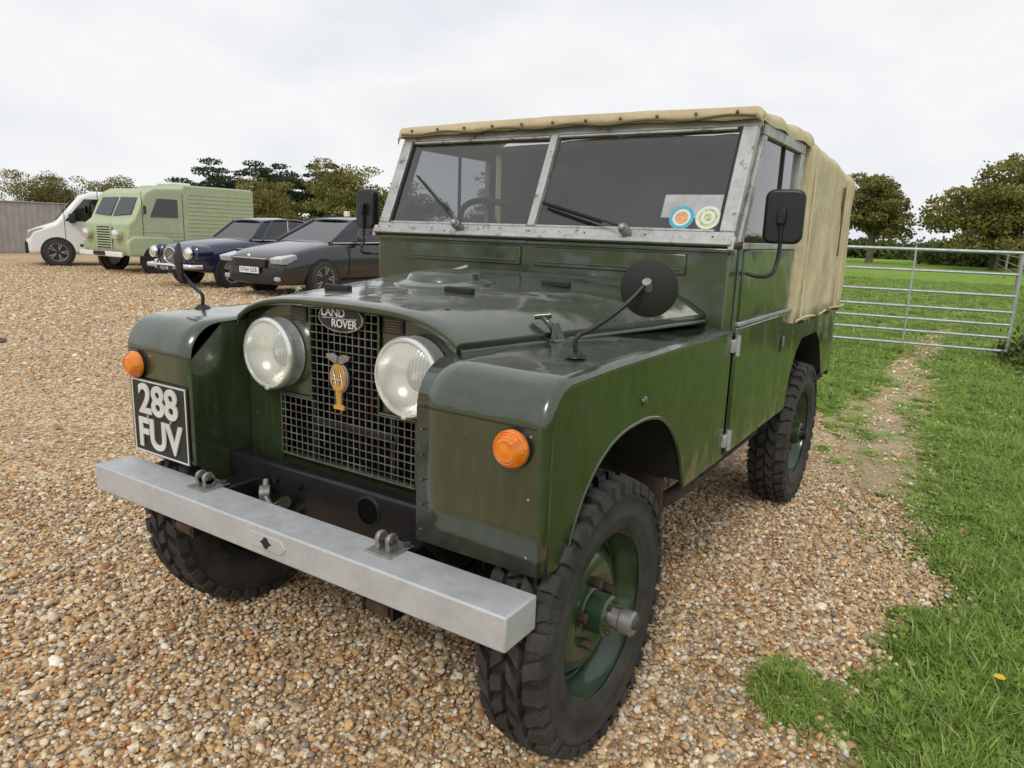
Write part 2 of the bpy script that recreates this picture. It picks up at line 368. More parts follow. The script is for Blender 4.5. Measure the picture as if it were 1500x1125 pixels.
def oval(name,cx,cz,a,b,y0,y1,mat):
    pts=[(cx+a*math.cos(t),cz+b*math.sin(t)) for t in np.linspace(0,2*pi,40,endpoint=False)]
    return prism(name,pts,y0,y1,mat,LR,bevel=.0015,axis='y')
oval('badge_rim',.0,1.097,.086,.040,gy-.012,gy-.004,STEEL)
oval('badge_face',.0,1.097,.081,.035,gy-.0135,gy-.0118,BLACK)
text('badge_text_top','LAND',.033,Matrix.Translation((-.024,gy-.0145,1.111))@FR,OFFW,LR,.0008,1.05,.0004)
text('badge_text_low','ROVER',.031,Matrix.Translation((.018,gy-.0145,1.082))@FR,OFFW,LR,.0008,1.0,.0004)
tube('badge_swash',[(-.066,gy-.0145,1.095),(.03,gy-.0145,1.100),(-.03,gy-.0145,1.093),(.066,gy-.0145,1.098)],.0012,OFFW,LR,smooth=False)
for s in (-1,1):
    box('data_plate',(s*.150,PY-.006,1.070),(s*.215,PY-.001,1.113),BLACK,LR,.001)
    for k in range(5): box('data_plate_line',(s*.157,PY-.0075,1.077+k*.007),(s*.207,PY-.0062,1.0785+k*.007),BRASS,LR,0)
cyl('badge_bar',(0,gy-.01,.95),(0,gy-.01,.83),.004,STEEL,LR)
oval('club_badge_rim',.0,.932,.036,.044,gy-.020,gy-.012,STEEL)
oval('club_badge',.0,.932,.031,.039,gy-.024,gy-.0195,YELLOW)
for s in (-1,1):
    prism('club_badge_wing',[(s*.002,.992),(s*.02,1.0),(s*.045,.996),(s*.040,.984),(s*.018,.974),(s*.002,.972)],gy-.024,gy-.016,STEEL,LR,.001,axis='y')
    tube('club_badge_letter',[(s*.004,gy-.026,.912),(s*.013,gy-.027,.957),(s*.022,gy-.026,.912)],.0022,CHROME,LR,smooth=False)
tube('club_badge_bar',[(-.019,gy-.026,.928),(.019,gy-.026,.928)],.002,CHROME,LR,smooth=False)
prism('club_badge_stem',[(-.020,.842),(.020,.842),(.020,.852),(.009,.857),(.011,.892),(-.011,.892),(-.009,.857),(-.020,.852)],gy-.022,gy-.014,YELLOW,LR,.001,axis='y')
# headlamps
def mat_lens():
    m=bpy.data.materials.new('fluted_lens_glass');m.use_nodes=True;nt=m.node_tree;nt.nodes.clear()
    o=N(nt,'ShaderNodeOutputMaterial');t=N(nt,'ShaderNodeBsdfTransparent');t.inputs[0].default_value=(.93,.94,.9,1)
    d=N(nt,'ShaderNodeBsdfDiffuse');d.inputs[0].default_value=(.82,.84,.77,1)
    gl=N(nt,'ShaderNodeBsdfGlossy');gl.inputs['Roughness'].default_value=.05
    co=coords(nt);w=N(nt,'ShaderNodeTexWave');w.wave_type='BANDS';w.bands_direction='X';w.inputs['Scale'].default_value=34;w.inputs['Distortion'].default_value=.6
    nt.links.new(co,w.inputs[0])
    bp=N(nt,'ShaderNodeBump');bp.inputs['Strength'].default_value=.35;bp.inputs['Distance'].default_value=.001;nt.links.new(w.outputs['Fac'],bp.inputs['Height'])
    for x in (d,gl): nt.links.new(bp.outputs[0],x.inputs['Normal'])
    m1=N(nt,'ShaderNodeMixShader')
    r=ramp(nt,w.outputs['Fac'],[(0,g(.38)),(1,g(.50))]);nt.links.new(r,m1.inputs[0])
    nt.links.new(t.outputs[0],m1.inputs[1]);nt.links.new(d.outputs[0],m1.inputs[2])
    m2=N(nt,'ShaderNodeMixShader');m2.inputs[0].default_value=.10;nt.links.new(m1.outputs[0],m2.inputs[1]);nt.links.new(gl.outputs[0],m2.inputs[2])
    nt.links.new(m2.outputs[0],o.inputs[0]);return m
LENS=mat_lens()
for s in (-1,1):
    c=(s*.266,PY,.972)
    lathe('lamp_bucket',[(.102,0),(.104,.004),(.100,.012),(.099,.036)],c,(0,-1,0),LCH,LR,segs=56)
    lathe('lamp_bezel',[(.099,.036),(.105,.038),(.107,.046),(.105,.054),(.100,.060),(.0950,.060),(.0925,.056),(.0915,.052)],c,(0,-1,0),LCH,LR,segs=56)
    lathe('lamp_bowl',[(.092,.052),(.086,.035),(.068,.012),(.045,0),(.02,-.01),(0,-.012)],c,(0,-1,0),REFL,LR,segs=48)
    cyl('bulb',(c[0],PY-.02,c[2]),(c[0],PY+.01,c[2]),.010,OFFW,LR)
    lathe('lamp_lens',[(.0925,.055),(.085,.061),(.068,.068),(.045,.074),(.022,.077),(0,.078)],c,(0,-1,0),LENS,LR,segs=48)
    box('lamp_clip',(c[0]-.008,PY-.062,c[2]-.107),(c[0]+.008,PY-.045,c[2]-.096),LCH,LR,.002)
# number plate
px0,px1,pz0,pz1=-.728,-.440,.626,.866
box('number_plate',(px0,F0-.010,pz0),(px1,F0-.003,pz1),PLATE,LR,.003)
for a,b in (((px0+.004,F0-.0115,pz0+.004),(px1-.004,F0-.0102,pz0+.009)),((px0+.004,F0-.0115,pz1-.009),(px1-.004,F0-.0102,pz1-.004)),((px0+.004,F0-.0115,pz0+.0091),(px0+.009,F0-.0102,pz1-.0091)),((px1-.009,F0-.0115,pz0+.0091),(px1-.004,F0-.0102,pz1-.0091))):
    box('plate_border',a,b,OFFW,LR,0)
pc=(px0+px1)/2
text('plate_text_top','288',.128,Matrix.Translation((pc,F0-.013,.799))@FR,OFFW,LR,.002,1.06,.0035)
text('plate_text_low','FUV',.128,Matrix.Translation((pc,F0-.013,.691))@FR,OFFW,LR,.002,1.0,.0035)
for dx in (-.06,.06): sphere('plate_screw',(pc+dx,F0-.012,.748),.006,STEEL,LR,(1,.5,1),8)
# bumper & chassis
box('bumper',(-.77,-.452,.517),(.762,-.332,.597),GALV2,LR,.005)
prism('jacking_plate',[(-.035,.558),(-.015,.578),(.095,.578),(.115,.558),(.095,.538),(-.015,.538)],-.455,-.450,GALV2,LR,.002,axis='y')
prism('jacking_hole',[(.018,.558),(.028,.563),(.033,.571),(.04,.574),(.047,.571),(.052,.563),(.062,.558),(.052,.553),(.047,.545),(.04,.542),(.033,.545),(.028,.553)],-.4558,-.453,BLACK,LR,axis='y')
for x in (-.335,.365):
    box('chassis_horn',(x-.04,-.330,.50),(x+.04,.4,.592),BLACKM,LR,.006)
    box('bumper_bracket',(x-.04,-.40,.597),(x+.04,-.31,.601),STEEL,LR,.002)
    for dx in (-.016,.016):
        lathe('bumper_lug',[(0,-.006),(.017,-.006),(.019,0),(.017,.006),(0,.006)],(x+dx,-.365,.626),(1,0,0),STEEL,LR,segs=24)
        box('lug_foot',(x+dx-.006,-.381,.601),(x+dx+.006,-.349,.626),STEEL,LR,.002)
    for dx,dy in ((-.03,-.325),(.03,-.325)): cyl('bumper_bolt',(x+dx,dy,.601),(x+dx,dy,.611),.009,RUSTY,LR,segs=6)
    cyl('lug_pin',(x-.023,-.365,.626),(x+.023,-.365,.626),.006,RUSTY,LR)
for s in (-1,1):
    box('chassis_rail',(s*.34,.41,.48),(s*.42,2.85,.59),DARK,LR,.006)
    for k in range(5):
        L=.40-.06*k
        tube('leaf_spring',[(s*.38,-L,.44-.014*k+.05*(L/.42)**2),(s*.38,-L*.5,.45-.014*k-.01),(s*.38,0,.44-.014*k),(s*.38,L*.5,.45-.014*k-.01),(s*.38,L+.05,.44-.014*k+.05*(L/.42)**2)],.012,RUSTY,LR)
    cyl('spring_eye',(s*.345,-.39,.475),(s*.415,-.39,.475),.026,RUSTY,LR)
    for e in (.335,.425): box('shackle_plate',(s*e-.005,-.415,.455),(s*e+.005,-.365,.52),BLACKM,LR,.002)
    cyl('swivel_housing',(s*.46,0,CZ),(s*.54,0,CZ),.085,DARK,LR,bev=.03)
    box('spring_plate',(s*.33,-.05,.36),(s*.43,.05,.38),RUSTY,LR)
    cyl('shock_absorber',(s*.44,.08,.40),(s*.44,.04,.66),.025,GREEN,LR)
    box('sill_panel',(s*.60,.93,.50),(s*.70,1.68,.58),DARK,LR)
box('front_crossmember',(-.42,-.22,.50),(.42,-.17,.655),BLACKM,LR,.008)
lathe('crossmember_hole_rim',[(.036,.004),(.042,.003),(.044,0)],(.165,-.22,.60),(0,-1,0),BLACKM,LR,segs=24)
lathe('crossmember_hole',[(0,.0015),(.037,.0015),(.038,-.01)],(.165,-.22,.60),(0,-1,0),VOID,LR,segs=24)
for dx,dz in ((-.05,.03),(.05,.03),(-.05,-.05),(.05,-.05)): cyl('crossmember_bolt',(-.15+dx,-.22,.58+dz),(-.15+dx,-.232,.58+dz),.009,BLACKM,LR,segs=6)
cyl('front_axle',(-.54,0,CZ),(.6,0,CZ),.045,DARK,LR)
cyl('rear_axle',(-.6,2.209,CZ),(.6,2.209,CZ),.05,DARK,LR)
sphere('differential',(-.18,.02,CZ),.14,DARK,LR)
cyl('track_rod',(-.50,-.14,.38),(.55,-.14,.38),.016,RUSTY,LR)
tube('drag_link',[(-.24,-.23,.60),(-.20,-.26,.56),(-.16,-.24,.51)],.009,STEEL,LR)
cyl('steering_damper',(-.12,-.26,.57),(-.22,-.24,.50),.018,GREEN,LR)
cyl('damper_eye',(-.23,-.26,.57),(-.21,-.24,.57),.024,STEEL,LR)
box('oil_pan',(-.15,.1,.45),(.15,.7,.7),DARK,LR)
tube('exhaust_pipe',[(.42,.5,.42),(.55,.75,.40),(.62,.95,.43),(.62,1.3,.45)],.028,RUSTY,LR)
# bulkhead
box('bulkhead',(-.762,.803,.60),(.762,.90,1.318),GREEN,LR,.006)
for s in (-1,1):
    box('vent_flap',(s*.03,.795,1.222),(s*.62,.804,1.292),GREEN,LR,.004)
    box('vent_ridge',(s*.05,.790,1.236),(s*.60,.796,1.242),GREEN,LR,.002)
    box('bulkhead_gutter',(s*.0,.786,1.300),(s*.765,.812,1.316),GREEN,LR,.004)
    box('door_post',(s*.735,.895,.60),(s*W,.93,1.32),GREEN,LR,.004)
    for z in (.99,.655):
        box('door_hinge',(s*(W-.002),.885,z-.022),(s*(W+.012),.965,z+.022),GALV,LR,.003)
        cyl('hinge_pin',(s*(W+.012),.925,z-.035),(s*(W+.012),.925,z+.035),.010,GALV,LR,segs=14)
    box('door_skin',(s*.748,.937,.600),(s*(W+.006),1.665,1.052),GREEN,LR,.008,bseg=3)
    box('door_gap_rear',(s*.745,1.664,.60),(s*(W-.004),1.675,1.07),BLACK,LR,0)
    box('door_cap',(s*.742,.937,1.053),(s*(W+.010),1.665,1.068),GALV,LR,.003)
    oval_pts=[(1.60+.028*math.cos(t),.935+.05*math.sin(t)) for t in np.linspace(0,2*pi,24,endpoint=False)]
    prism('door_handle_recess',oval_pts,s*(W+.0055),s*(W+.0075),BLACK,LR)
    cyl('door_handle',(s*(W+.012),1.60,.955),(s*(W+.012),1.60,.915),.006,STEEL,LR,segs=10)
    box('door_top_panel',(s*.745,.940,1.069),(s*(W+.003),1.660,1.312),GREEN,LR,.004)
    box('door_top_rail',(s*.742,.905,1.313),(s*(W+.006),1.665,1.335),GALV,LR,.003)
    fy=lambda z:.825+(z-1.322)*.449
    prism('door_top_front',[(fy(1.335)+.03,1.336),(fy(1.335)+.075,1.336),(fy(1.70)+.075,1.690),(fy(1.70)+.03,1.690)],s*.745,s*(W+.005),GALV,LR,.003)
    box('door_top_rear',(s*.745,1.600,1.336),(s*(W+.005),1.66,1.690),GALV,LR,.003)
    box('door_top_upper',(s*.745,fy(1.70)+.03,1.691),(s*(W+.005),1.66,1.735),GALV,LR,.003)
    box('window_channel',(s*.752,1.36,1.336),(s*(W-.004),1.372,1.690),BLACKR,LR,.002)
    mk('side_glass',[(s*.757,.92,1.336),(s*.757,1.605,1.336),(s*.757,1.605,1.69),(s*.757,1.06,1.69)],[(0,1,2,3)],GLASSS,LR)
    tub=[(1.676,.60),(1.676,1.052),(2.905,1.052),(2.91,.635),(2.66,.635),(2.60,.72),(2.50,.84),(2.40,.90),(2.05,.90),(1.95,.85),(1.86,.74),(1.82,.60)]
    prism('tub_side',tub,s*(W-.004),s*W,GREEN,LR,.0015)
    prism('rear_arch_liner',[(1.82,.60),(1.86,.74),(1.95,.85),(2.05,.90),(2.40,.90),(2.50,.84),(2.60,.72),(2.66,.635),(2.66,.66),(2.60,.74),(2.50,.86),(2.40,.92),(2.05,.92),(1.95,.87),(1.84,.76),(1.80,.60)],s*.45,s*(W-.005),DARK,LR)
    prism('tub_inner',[(1.68,.5),(1.68,1.05),(2.9,1.05),(2.9,.5)],s*.44,s*.45,DARK,LR)
    box('tub_rail',(s*.74,1.676,1.053),(s*(W+.008),2.915,1.068),GALV,LR,.003)
    box('seat',(s*.14,1.25,.85),(s*.60,1.62,1.02),INTER,LR,.03);box('seat_back',(s*.16,1.58,1.0),(s*.58,1.66,1.40),INTER,LR,.03)
box('tub_rear',(-.765,2.90,.60),(.765,2.915,1.05),GREEN,LR)
box('tub_front',(-.74,1.69,.6),(.74,1.70,1.05),GREEN,LR)
box('cab_floor',(-.74,.9,.58),(.74,2.9,.62),DARK,LR)
box('rear_corner_lamp',(.72,2.915,.70),(.76,2.94,.76),AMBER,LR)
box('dashboard',(-.73,.90,1.18),(.73,1.0,1.30),INTER,LR,.02)
sw=Matrix.Translation((-.36,1.17,1.33))@Matrix.Rotation(math.radians(-42),4,'X')
pts=[sw@Vector((.21*math.cos(a),.0+.21*math.sin(a),0)) for a in np.linspace(0,2*pi,24,endpoint=False)]
tube('steering_wheel',pts,.013,BLACKR,LR,cyc=True)
for a in (0.5,2.6,4.7): tube('wheel_spoke',[sw@Vector((0,0,0)),sw@Vector((.2*math.cos(a),.2*math.sin(a),0))],.006,STEEL,LR)
cyl('steering_column',sw@Vector((0,0,0)),(-.36,.9,1.10),.02,BLACK,LR)
# windscreen
tilt=math.atan2(.186,.414);WSM=Matrix.Translation((0,.803,1.320))@Matrix.Rotation(-tilt,4,'X');WL=.462
box('ws_bottom_rail',(-.768,-.012,0),(.768,.022,.048),GALV,LR,.004,M=WSM)
box('ws_sill_lip',(-.768,-.030,-.006),(.768,-.0125,.012),GALV,LR,.003,M=WSM)
box('ws_top_rail',(-.768,-.010,WL-.034),(.768,.022,WL),GALV,LR,.004,M=WSM)
for s in (-1,1):
    box('ws_side_rail',(s*.716,-.011,.0485),(s*.768,.023,WL-.0345),GALV,LR,.004,M=WSM)
    box('ws_inner_bead',(s*.706,-.005,.049),(s*.7155,.01,WL-.035),BLACKR,LR,.002,M=WSM)
    box('ws_bracket',(s*.758,-.022,-.02),(s*.778,.02,.03),GALV,LR,.004,M=WSM)
    cyl('ws_wingnut',WSM@Vector((s*.77,-.01,.0)),WSM@Vector((s*.80,-.01,.0)),.011,RUSTY,LR,segs=10)
    mk('windscreen_pane',[WSM@Vector(p) for p in ((s*.016,.004,.048),(s*.706,.004,.048),(s*.706,.004,WL-.034),(s*.016,.004,WL-.034))],[(0,1,2,3)],GLASS,LR)
    for zz in (.052,WL-.041):
        box('glass_retainer',(s*.02,-.0135,zz-.006),(s*.70,-.003,zz+.002),GALV,LR,.001,M=WSM)
box('ws_centre_bar',(-.016,-.014,.049),(.016,.02,WL-.0345),GALV,LR,.003,M=WSM)
for x in np.linspace(-.7,.7,7): sphere('frame_rivet',WSM@Vector((x,-.012,.028)),.0035,RUSTY,LR,seg=6)
def wiper(px,tipx,tipz,bl):
    p0=WSM@Vector((px,-.05,.035));p1=WSM@Vector((tipx,-.035,tipz))
    cyl('wiper_motor',WSM@Vector((px,-.012,.03)),WSM@Vector((px,-.06,.03)),.018,STEEL,LR,bev=.004)
    sphere('wiper_knob',WSM@Vector((px,-.062,.03)),.015,STEEL,LR,seg=8)
    tube('wiper_arm',[p0,p1],.004,BLACK,LR)
    dirv=(p1-p0);q0=p0+dirv*.28;q1=p0+dirv*1.02
    off=WSM.to_3x3()@Vector((0,.018,0));tube('wiper_blade',[q0+off,q1+off],.0055,BLACKR,LR)
wiper(-.32,-.61,.25,1);wiper(.40,.04,.135,1)
def disc(name,x,z,r,y,mat):
    c=WSM@Vector((x,y,z));n=WSM.to_3x3()@Vector((0,-1,0));lathe(name,[(0,0),(r,0)],c,n,mat,LR,segs=32)
STB=simple('sticker_blue',(.05,.38,.5),.5,var=.05);STO=simple('sticker_orange',(.62,.30,.14),.5,var=.3,vs=60);STG=simple('sticker_green',(.42,.50,.22),.5,var=.5,vs=80);CREAM=simple('sticker_cream',(.66,.67,.60),.5,var=.08,vs=60)
disc('sticker_ring',.575,.100,.043,.0025,STB);disc('sticker_mid',.575,.100,.031,.0015,CREAM);disc('sticker_dot',.575,.100,.022,.0005,STO)
disc('sticker_round',.665,.102,.042,.0022,CREAM);disc('sticker_round_mid',.665,.102,.031,.0016,STG);disc('sticker_round_in',.665,.102,.024,.0010,CREAM);disc('sticker_round_dot',.665,.102,.013,.0004,STG)
mk('permit_sleeve',[WSM@Vector(p) for p in ((.50,.0034,.10),(.702,.0034,.10),(.702,.0034,.185),(.50,.0034,.185))],[(0,1,2,3)],simple('permit_sleeve_plastic',(.36,.37,.37),.2,var=.3,vs=12),LR)
# canvas
def nz(x,y,z):
    return (math.sin(x*9+y*5)*math.cos(y*11-z*7)+.6*math.sin(y*23+z*13+x*17)+.4*math.cos(x*31-y*19))*.0035
def section(y,zt,zs,wb,low,r=.05,a_=1.0):
    pts=[]
    for z in np.linspace(low,zs-r,14): pts.append((wb,z))
    for a in np.linspace(0,86,8)[1:]:
        pts.append((wb-r+r*math.cos(math.radians(a)),zs-r+r*math.sin(math.radians(a))))
    x0,z0=pts[-1]
    for q in np.linspace(0,1,9)[1:]: pts.append((x0*(1-q),z0+(zt-z0)*(1-(1-q)**2)))
    full=pts+[(-x,z) for x,z in pts[-2::-1]]
    return [(x+(nz(x,y,z)*2.2*a_ if abs(x)>.5 else 0)*(1 if x>0 else -1),y,z+nz(x,y,z)*a_) for x,z in full]
G=[]
for i in range(26):
    t=i/25;y=.965+t*.80
    zt=1.776+.030*math.sin(t*pi*.55)+.003*math.cos(t*6*pi)
    G.append(section(y,zt,1.770+.028*t,.780+.003*t,1.728,.028+.03*t,.4+.6*t))
grid('cab_canvas',G,CANV,LR,solid=.004,auto=60)
top=G[0];hem=[]
sel=[p for p in top if p[2]>1.74]
for k in range(3):
    row=[]
    for p in sel:
        sc=.007*abs(math.sin(p[0]*14))
        row.append((p[0],.965-.012-(.004 if k==1 else 0),(p[2] if k==0 else (p[2]-.018 if k==1 else p[2]-.044+sc))))
    hem.append(row)
hem.insert(0,[(p[0],.965,p[2]+.001) for p in sel])
grid('canvas_hem',hem,CANV,LR,solid=.004,auto=60)
HS=simple('dark_tan_seam',(.16,.115,.06),.9)
tube('canvas_hem_seam',[(x,.948,1.742+.005*math.sin(x*21)) for x in np.linspace(-.76,.76,27)],.0045,HS,LR)
for x in np.linspace(-.7,.7,11): sphere('hem_stud',(x,.943,1.756),.006,BRASS,LR,seg=6)
G=[]
for i in range(60):
    t=i/59;y=1.735+t*1.205
    hoop=.012*abs(math.cos(t*pi*2))
    zt=1.800-.06*t**2.2-.012+hoop; zs=1.775-.075*t**1.8-.012+hoop
    wb=.788+.007*math.sin(t*pi)+.007*math.sin(t*23)+.003*math.sin(t*57)
    if t>.97: wb-=.02;zt-=.03;zs-=.03
    G.append(section(y,zt,zs,wb,1.000+.008*math.sin(t*25),.075))
o=grid('rear_canvas',G,CANV,LR,solid=.004,auto=60)
e=G[-1];n_=len(e)
mk('canvas_rear_flap',[(p[0],p[1],p[2]) for p in e],[tuple(range(n_))],CANV,LR,solid=.004)
f=G[0];mk('canvas_front_edge',[(p[0]*1.004,p[1]-.004,p[2]) for p in f]+[(p[0]*.96,p[1]-.004,p[2]*.985 if abs(p[0])<.76 else p[2]) for p in f],[(i,i+1,n_+i+1,n_+i) for i in range(n_-1)],CANV,LR,solid=.006)
STRAP=simple('dark_strap',(.12,.09,.05),.9)
for s in (-1,1):
    for y in (1.79,2.60,2.66):
        tube('canvas_seam',[(s*.800,y,z) for z in (1.01,1.25,1.5,1.66)],.0045,CANV,LR)
    box('canvas_strap',(s*.796,2.50,1.28),(s*.806,2.52,1.62),STRAP,LR,.002)
    tube('canvas_bottom_hem',[(s*.795,1.74+.1*k,1.008+.006*math.sin(k)) for k in range(13)],.006,CANV,LR)
    for y in (1.95,2.25,2.55,2.85): cyl('tie_hook',(s*.768,y,.985),(s*.79,y,.985),.008,STEEL,LR,segs=8)
# mirrors
def round_mirror(b,c,nrm,r):
    b=Vector(b);c=Vector(c);nrm=Vector(nrm).normalized()
    lathe('mirror_foot',[(0,.012),(.012,.012),(.024,.004),(.026,0)],b,(0,0,1),BLACK,LR,segs=20)
    top=c+Vector((0,0,.02))+nrm*-.02
    tube('mirror_arm',[b+Vector((0,0,.008)),b+Vector((.0,0,.045)),b*.82+top*.18+Vector((0,0,.03)),b*.3+top*.7+Vector((0,0,.0)),top],.006,BLACK,LR)
    lathe('mirror_head',[(0,-.014),(.02,-.014),(r*.8,-.007),(r,.002),(r,.008),(r*.96,.010)],c,nrm,BLACKR,LR,segs=44)
    lathe('mirror_glass',[(0,.009),(r*.96,.009)],c,nrm,CHROME,LR,segs=44)
    cyl('mirror_clamp',top-Vector((0,.008,0)),c-nrm*.008,.011,STEEL,LR)
round_mirror((.680,-.061,1.062),(.790,.085,1.222),(-.25,.97,.06),.069)
round_mirror((-.735,-.075,1.058),(-.815,-.10,1.205),(.52,.85,.05),.066)
def door_mirror(s,X=.858,Yc=1.06):
    c=Vector((s*X,Yc,1.425));Mx=Matrix.Translation(c)@Matrix.Rotation(s*.15,4,'Z')
    pts=[];w,h,r=.064,.090,.03
    for cx_,cz_,a0 in ((w-r,h-r,0),(-w+r,h-r,90),(-w+r,-h+r,180),(w-r,-h+r,270)):
        for a in np.linspace(a0,a0+90,6): pts.append((cx_+r*math.cos(math.radians(a)),cz_+r*math.sin(math.radians(a))))
    prism('door_mirror_shell',pts,-.030,.012,BLACK,LR,.010,axis='y',M=Mx,bseg=3)
    prism('door_mirror_glass',[(a*.9,b*.9) for a,b in pts],.012,.0135,CHROME,LR,axis='y',M=Mx)
    tube('door_mirror_arm',[(s*.775,.95,1.235),(s*(X-.038),.965,1.225),(s*(X-.008),Yc-.06,1.235),(s*X,Yc-.04,1.27),(s*X,Yc-.04,1.42)],.0065,BLACK,LR)
    box('door_mirror_clamp',(s*(X-.013),Yc-.055,1.40),(s*(X+.014),Yc-.03,1.45),BLACK,LR)
door_mirror(1);door_mirror(-1,.99,.98)
# ------------------------------------------------------------------ background vehicles
CAM=np.array([1.462,-1.547]);KS=.966
def sc2(x,y): return (CAM[0]+KS*(x-CAM[0]),CAM[1]+KS*(y-CAM[1]),0)
def bwheel(parent,x,y,R,wd,rimmat,s,alloy=True):
    w=empty('wheel');w.parent=parent
    lathe('tyre',[(R*.66,-wd/2),(R*.9,-wd/2*1.05),(R,-wd/2*.8),(R,wd/2*.8),(R*.9,wd/2*1.05),(R*.66,wd/2)],(x,y,R),(s,0,0),TYRE,w,segs=36)
    lathe('rim',[(R*.68,wd/2*.95),(R*.62,wd/2*.8),(R*.6,wd/2*.2),(0,wd/2*.2)] if alloy else [(R*.68,wd/2*.95),(R*.6,wd/2*.6),(R*.3,wd/2*.9),(0,wd/2*1.0)],(x,y,R),(s,0,0),BLACK if alloy else rimmat,w,segs=32)
    if alloy:
        for i in range(5):
            for da in (-.16,.16):
                a=2*pi*i/5;xo=x+s*wd*.38
                tube('spoke',[(xo,y+R*.12*math.cos(a),R+R*.12*math.sin(a)),(xo+s*.01,y+R*.64*math.cos(a+da),R+R*.64*math.sin(a+da))],R*.055,rimmat,w)
        cyl('centre',(x+s*wd*.2,y,R),(x+s*wd*.45,y,R),R*.16,rimmat,w)
        lathe('rim_edge',[(R*.70,wd*.46),(R*.66,wd*.51),(R*.62,wd*.46)],(x,y,R),(s,0,0),rimmat,w,segs=32)
def archd(parent,x,y,R,s):
    lathe('wheel_well',[(0,0),(R*1.13,0),(R*1.13,-.15)],(x,y,R),(s,0,0),BLACKR,parent,segs=32)
def loftbody(name,st,mat,parent,sub=1):
    G=[]
    for (y,zb,zs,w,crown) in st:
        zm=zb+(zs-zb)*.5
        h=[(0,zb),(.80*w,zb),(.965*w,zb+.07),(w,zm),(.985*w,zs-.12),(.93*w,zs-.03),(.80*w,zs+crown*.3),(.4*w,zs+crown*.9),(0,zs+crown)]
        ring=h+[(-x,z) for x,z in h[-2:0:-1]]
        G.append([(x,y,z) for x,z in ring])
    n=len(G[0]);V=[p for r in G for p in r]
    F=[(i*n+j,(i+1)*n+j,(i+1)*n+(j+1)%n,i*n+(j+1)%n) for i in range(len(G)-1) for j in range(n)]
    F+=[tuple(range(n)),tuple((len(G)-1)*n+j for j in range(n))]
    return mk(name,V,F,mat,parent,smooth=True,sub=sub)
def cabin(parent,belt,roof,mat,crown=.04,pr=.035,gl=CARGL):
    n=len(belt)
    L=[(w,y,z) for y,w,z in belt];T=[(w,y,z) for y,w,z in roof]
    V=[]
    for q in L:V.append(q)
    for q in T:V.append(q)
    for q in L:V.append((-q[0],q[1],q[2]))
    for q in T:V.append((-q[0],q[1],q[2]))
    F=[]
    for i in range(n-1):
        F.append((i,i+1,n+i+1,n+i));F.append((2*n+i,3*n+i,3*n+i+1,2*n+i+1))
    F.append((0,n,3*n,2*n));F.append((n-1,2*n-1,4*n-1,3*n-1))
    mk('glasshouse',V,F,gl,parent)
    G=[]
    for (y,w,z) in roof:
        G.append([(w*q*1.01,y,z+crown*(1-abs(q)**2.5)) for q in np.linspace(-1,1,13)])
    G.insert(0,[(p[0]*.98,p[1]-.03,p[2]-.015) for p in G[0]]);G.append([(p[0]*.98,p[1]+.04,p[2]-.03) for p in G[-1]])
    grid('roof',G,mat,parent,solid=.02)
    for s in (-1,1):
        for i in range(n):
            tube('pillar',[(s*L[i][0],L[i][1],L[i][2]),(s*T[i][0],T[i][1],T[i][2])],pr,mat,parent)
        tube('roof_rail',[(s*q[0],q[1],q[2]) for q in T],pr*.9,mat,parent)
        tube('belt_trim',[(s*q[0]*1.01,q[1],q[2]) for q in L],.010,CHROME,parent)
        box('front_seat',(s*.18,L[1][1]+.75,.75),(s*.62,L[1][1]+.90,1.22),INTER,parent,.05)
BLK=simple('black_metallic_paint',(.018,.019,.022),.3,metal=.3,coat=1,var=.1)
C=empty('estate_car',sc2(-10.10,7.25))
st=[(0.0,.30,.62,.62,.01),(.06,.22,.70,.78,.02),(.25,.20,.80,.87,.04),(.9,.20,.93,.90,.05),(1.35,.20,.99,.905,.05),(2.2,.20,1.0,.905,.02),(3.5,.20,1.02,.905,.02),(4.3,.22,1.03,.88,.02),(4.6,.26,.98,.80,.02),(4.66,.35,.9,.70,.01)]
loftbody('body',st,BLK,C,2)
cabin(C,[(1.20,.76,.98),(1.75,.84,.99),(2.55,.85,1.0),(3.45,.84,1.01),(4.15,.80,1.03),(4.55,.72,1.02)],[(1.98,.56,1.40),(2.2,.60,1.43),(2.65,.62,1.445),(3.45,.61,1.44),(4.0,.58,1.42),(4.25,.55,1.40)],BLK)
HLG=simple('headlight_glass',(.35,.37,.4),.1,coat=1)
for s in (-1,1):
    for y in (.93,3.62): archd(C,s*.903,y,.33,s);bwheel(C,s*.80,y,.33,.22,STEEL,s)
    prism('headlight',[(-.02,.60),(-.05,.70),(.30,.78),(.34,.70),(.1,.60)],s*.55,s*.865,HLG,C,.02)
    box('door_mirror',(s*.88,1.75,1.0),(s*1.05,1.88,1.12),BLK,C,.03)
    tube('roof_bar',[(s*.56,2.3,1.49),(s*.56,4.0,1.47)],.015,BLACK,C)
    box('sill',(s*.86,1.3,.2),(s*.915,3.2,.27),BLACKR,C,.01)
    for y in (2.0,2.72): box('door_handle',(s*.905,y+.4,.86),(s*.925,y+.55,.885),BLK,C,.006)
    for y in (1.55,2.6,3.5): box('door_gap',(s*.895,y,.3),(s*.9085,y+.008,.97),BLACKR,C,0)
    box('fog_lamp',(s*.62,-.02,.30),(s*.76,.04,.38),HLG,C,.02)
box('grille',(-.42,-.035,.52),(.42,.02,.68),BLACK,C,.02);box('grille_trim',(-.44,-.04,.675),(.44,.01,.695),CHROME,C,.005)
box('lower_intake',(-.6,-.02,.25),(.6,.03,.40),BLACKR,C,.02)
box('number_plate',(-.26,-.06,.42),(.26,-.03,.53),WHITE,C,.004);text('plate_text','OY64 GZB',.10,Matrix.Translation((0,-.062,.475))@FR,BLACK,C,.001)
sphere('front_badge',(0,-.045,.72),.045,CHROME,C,(1,.3,1),10)
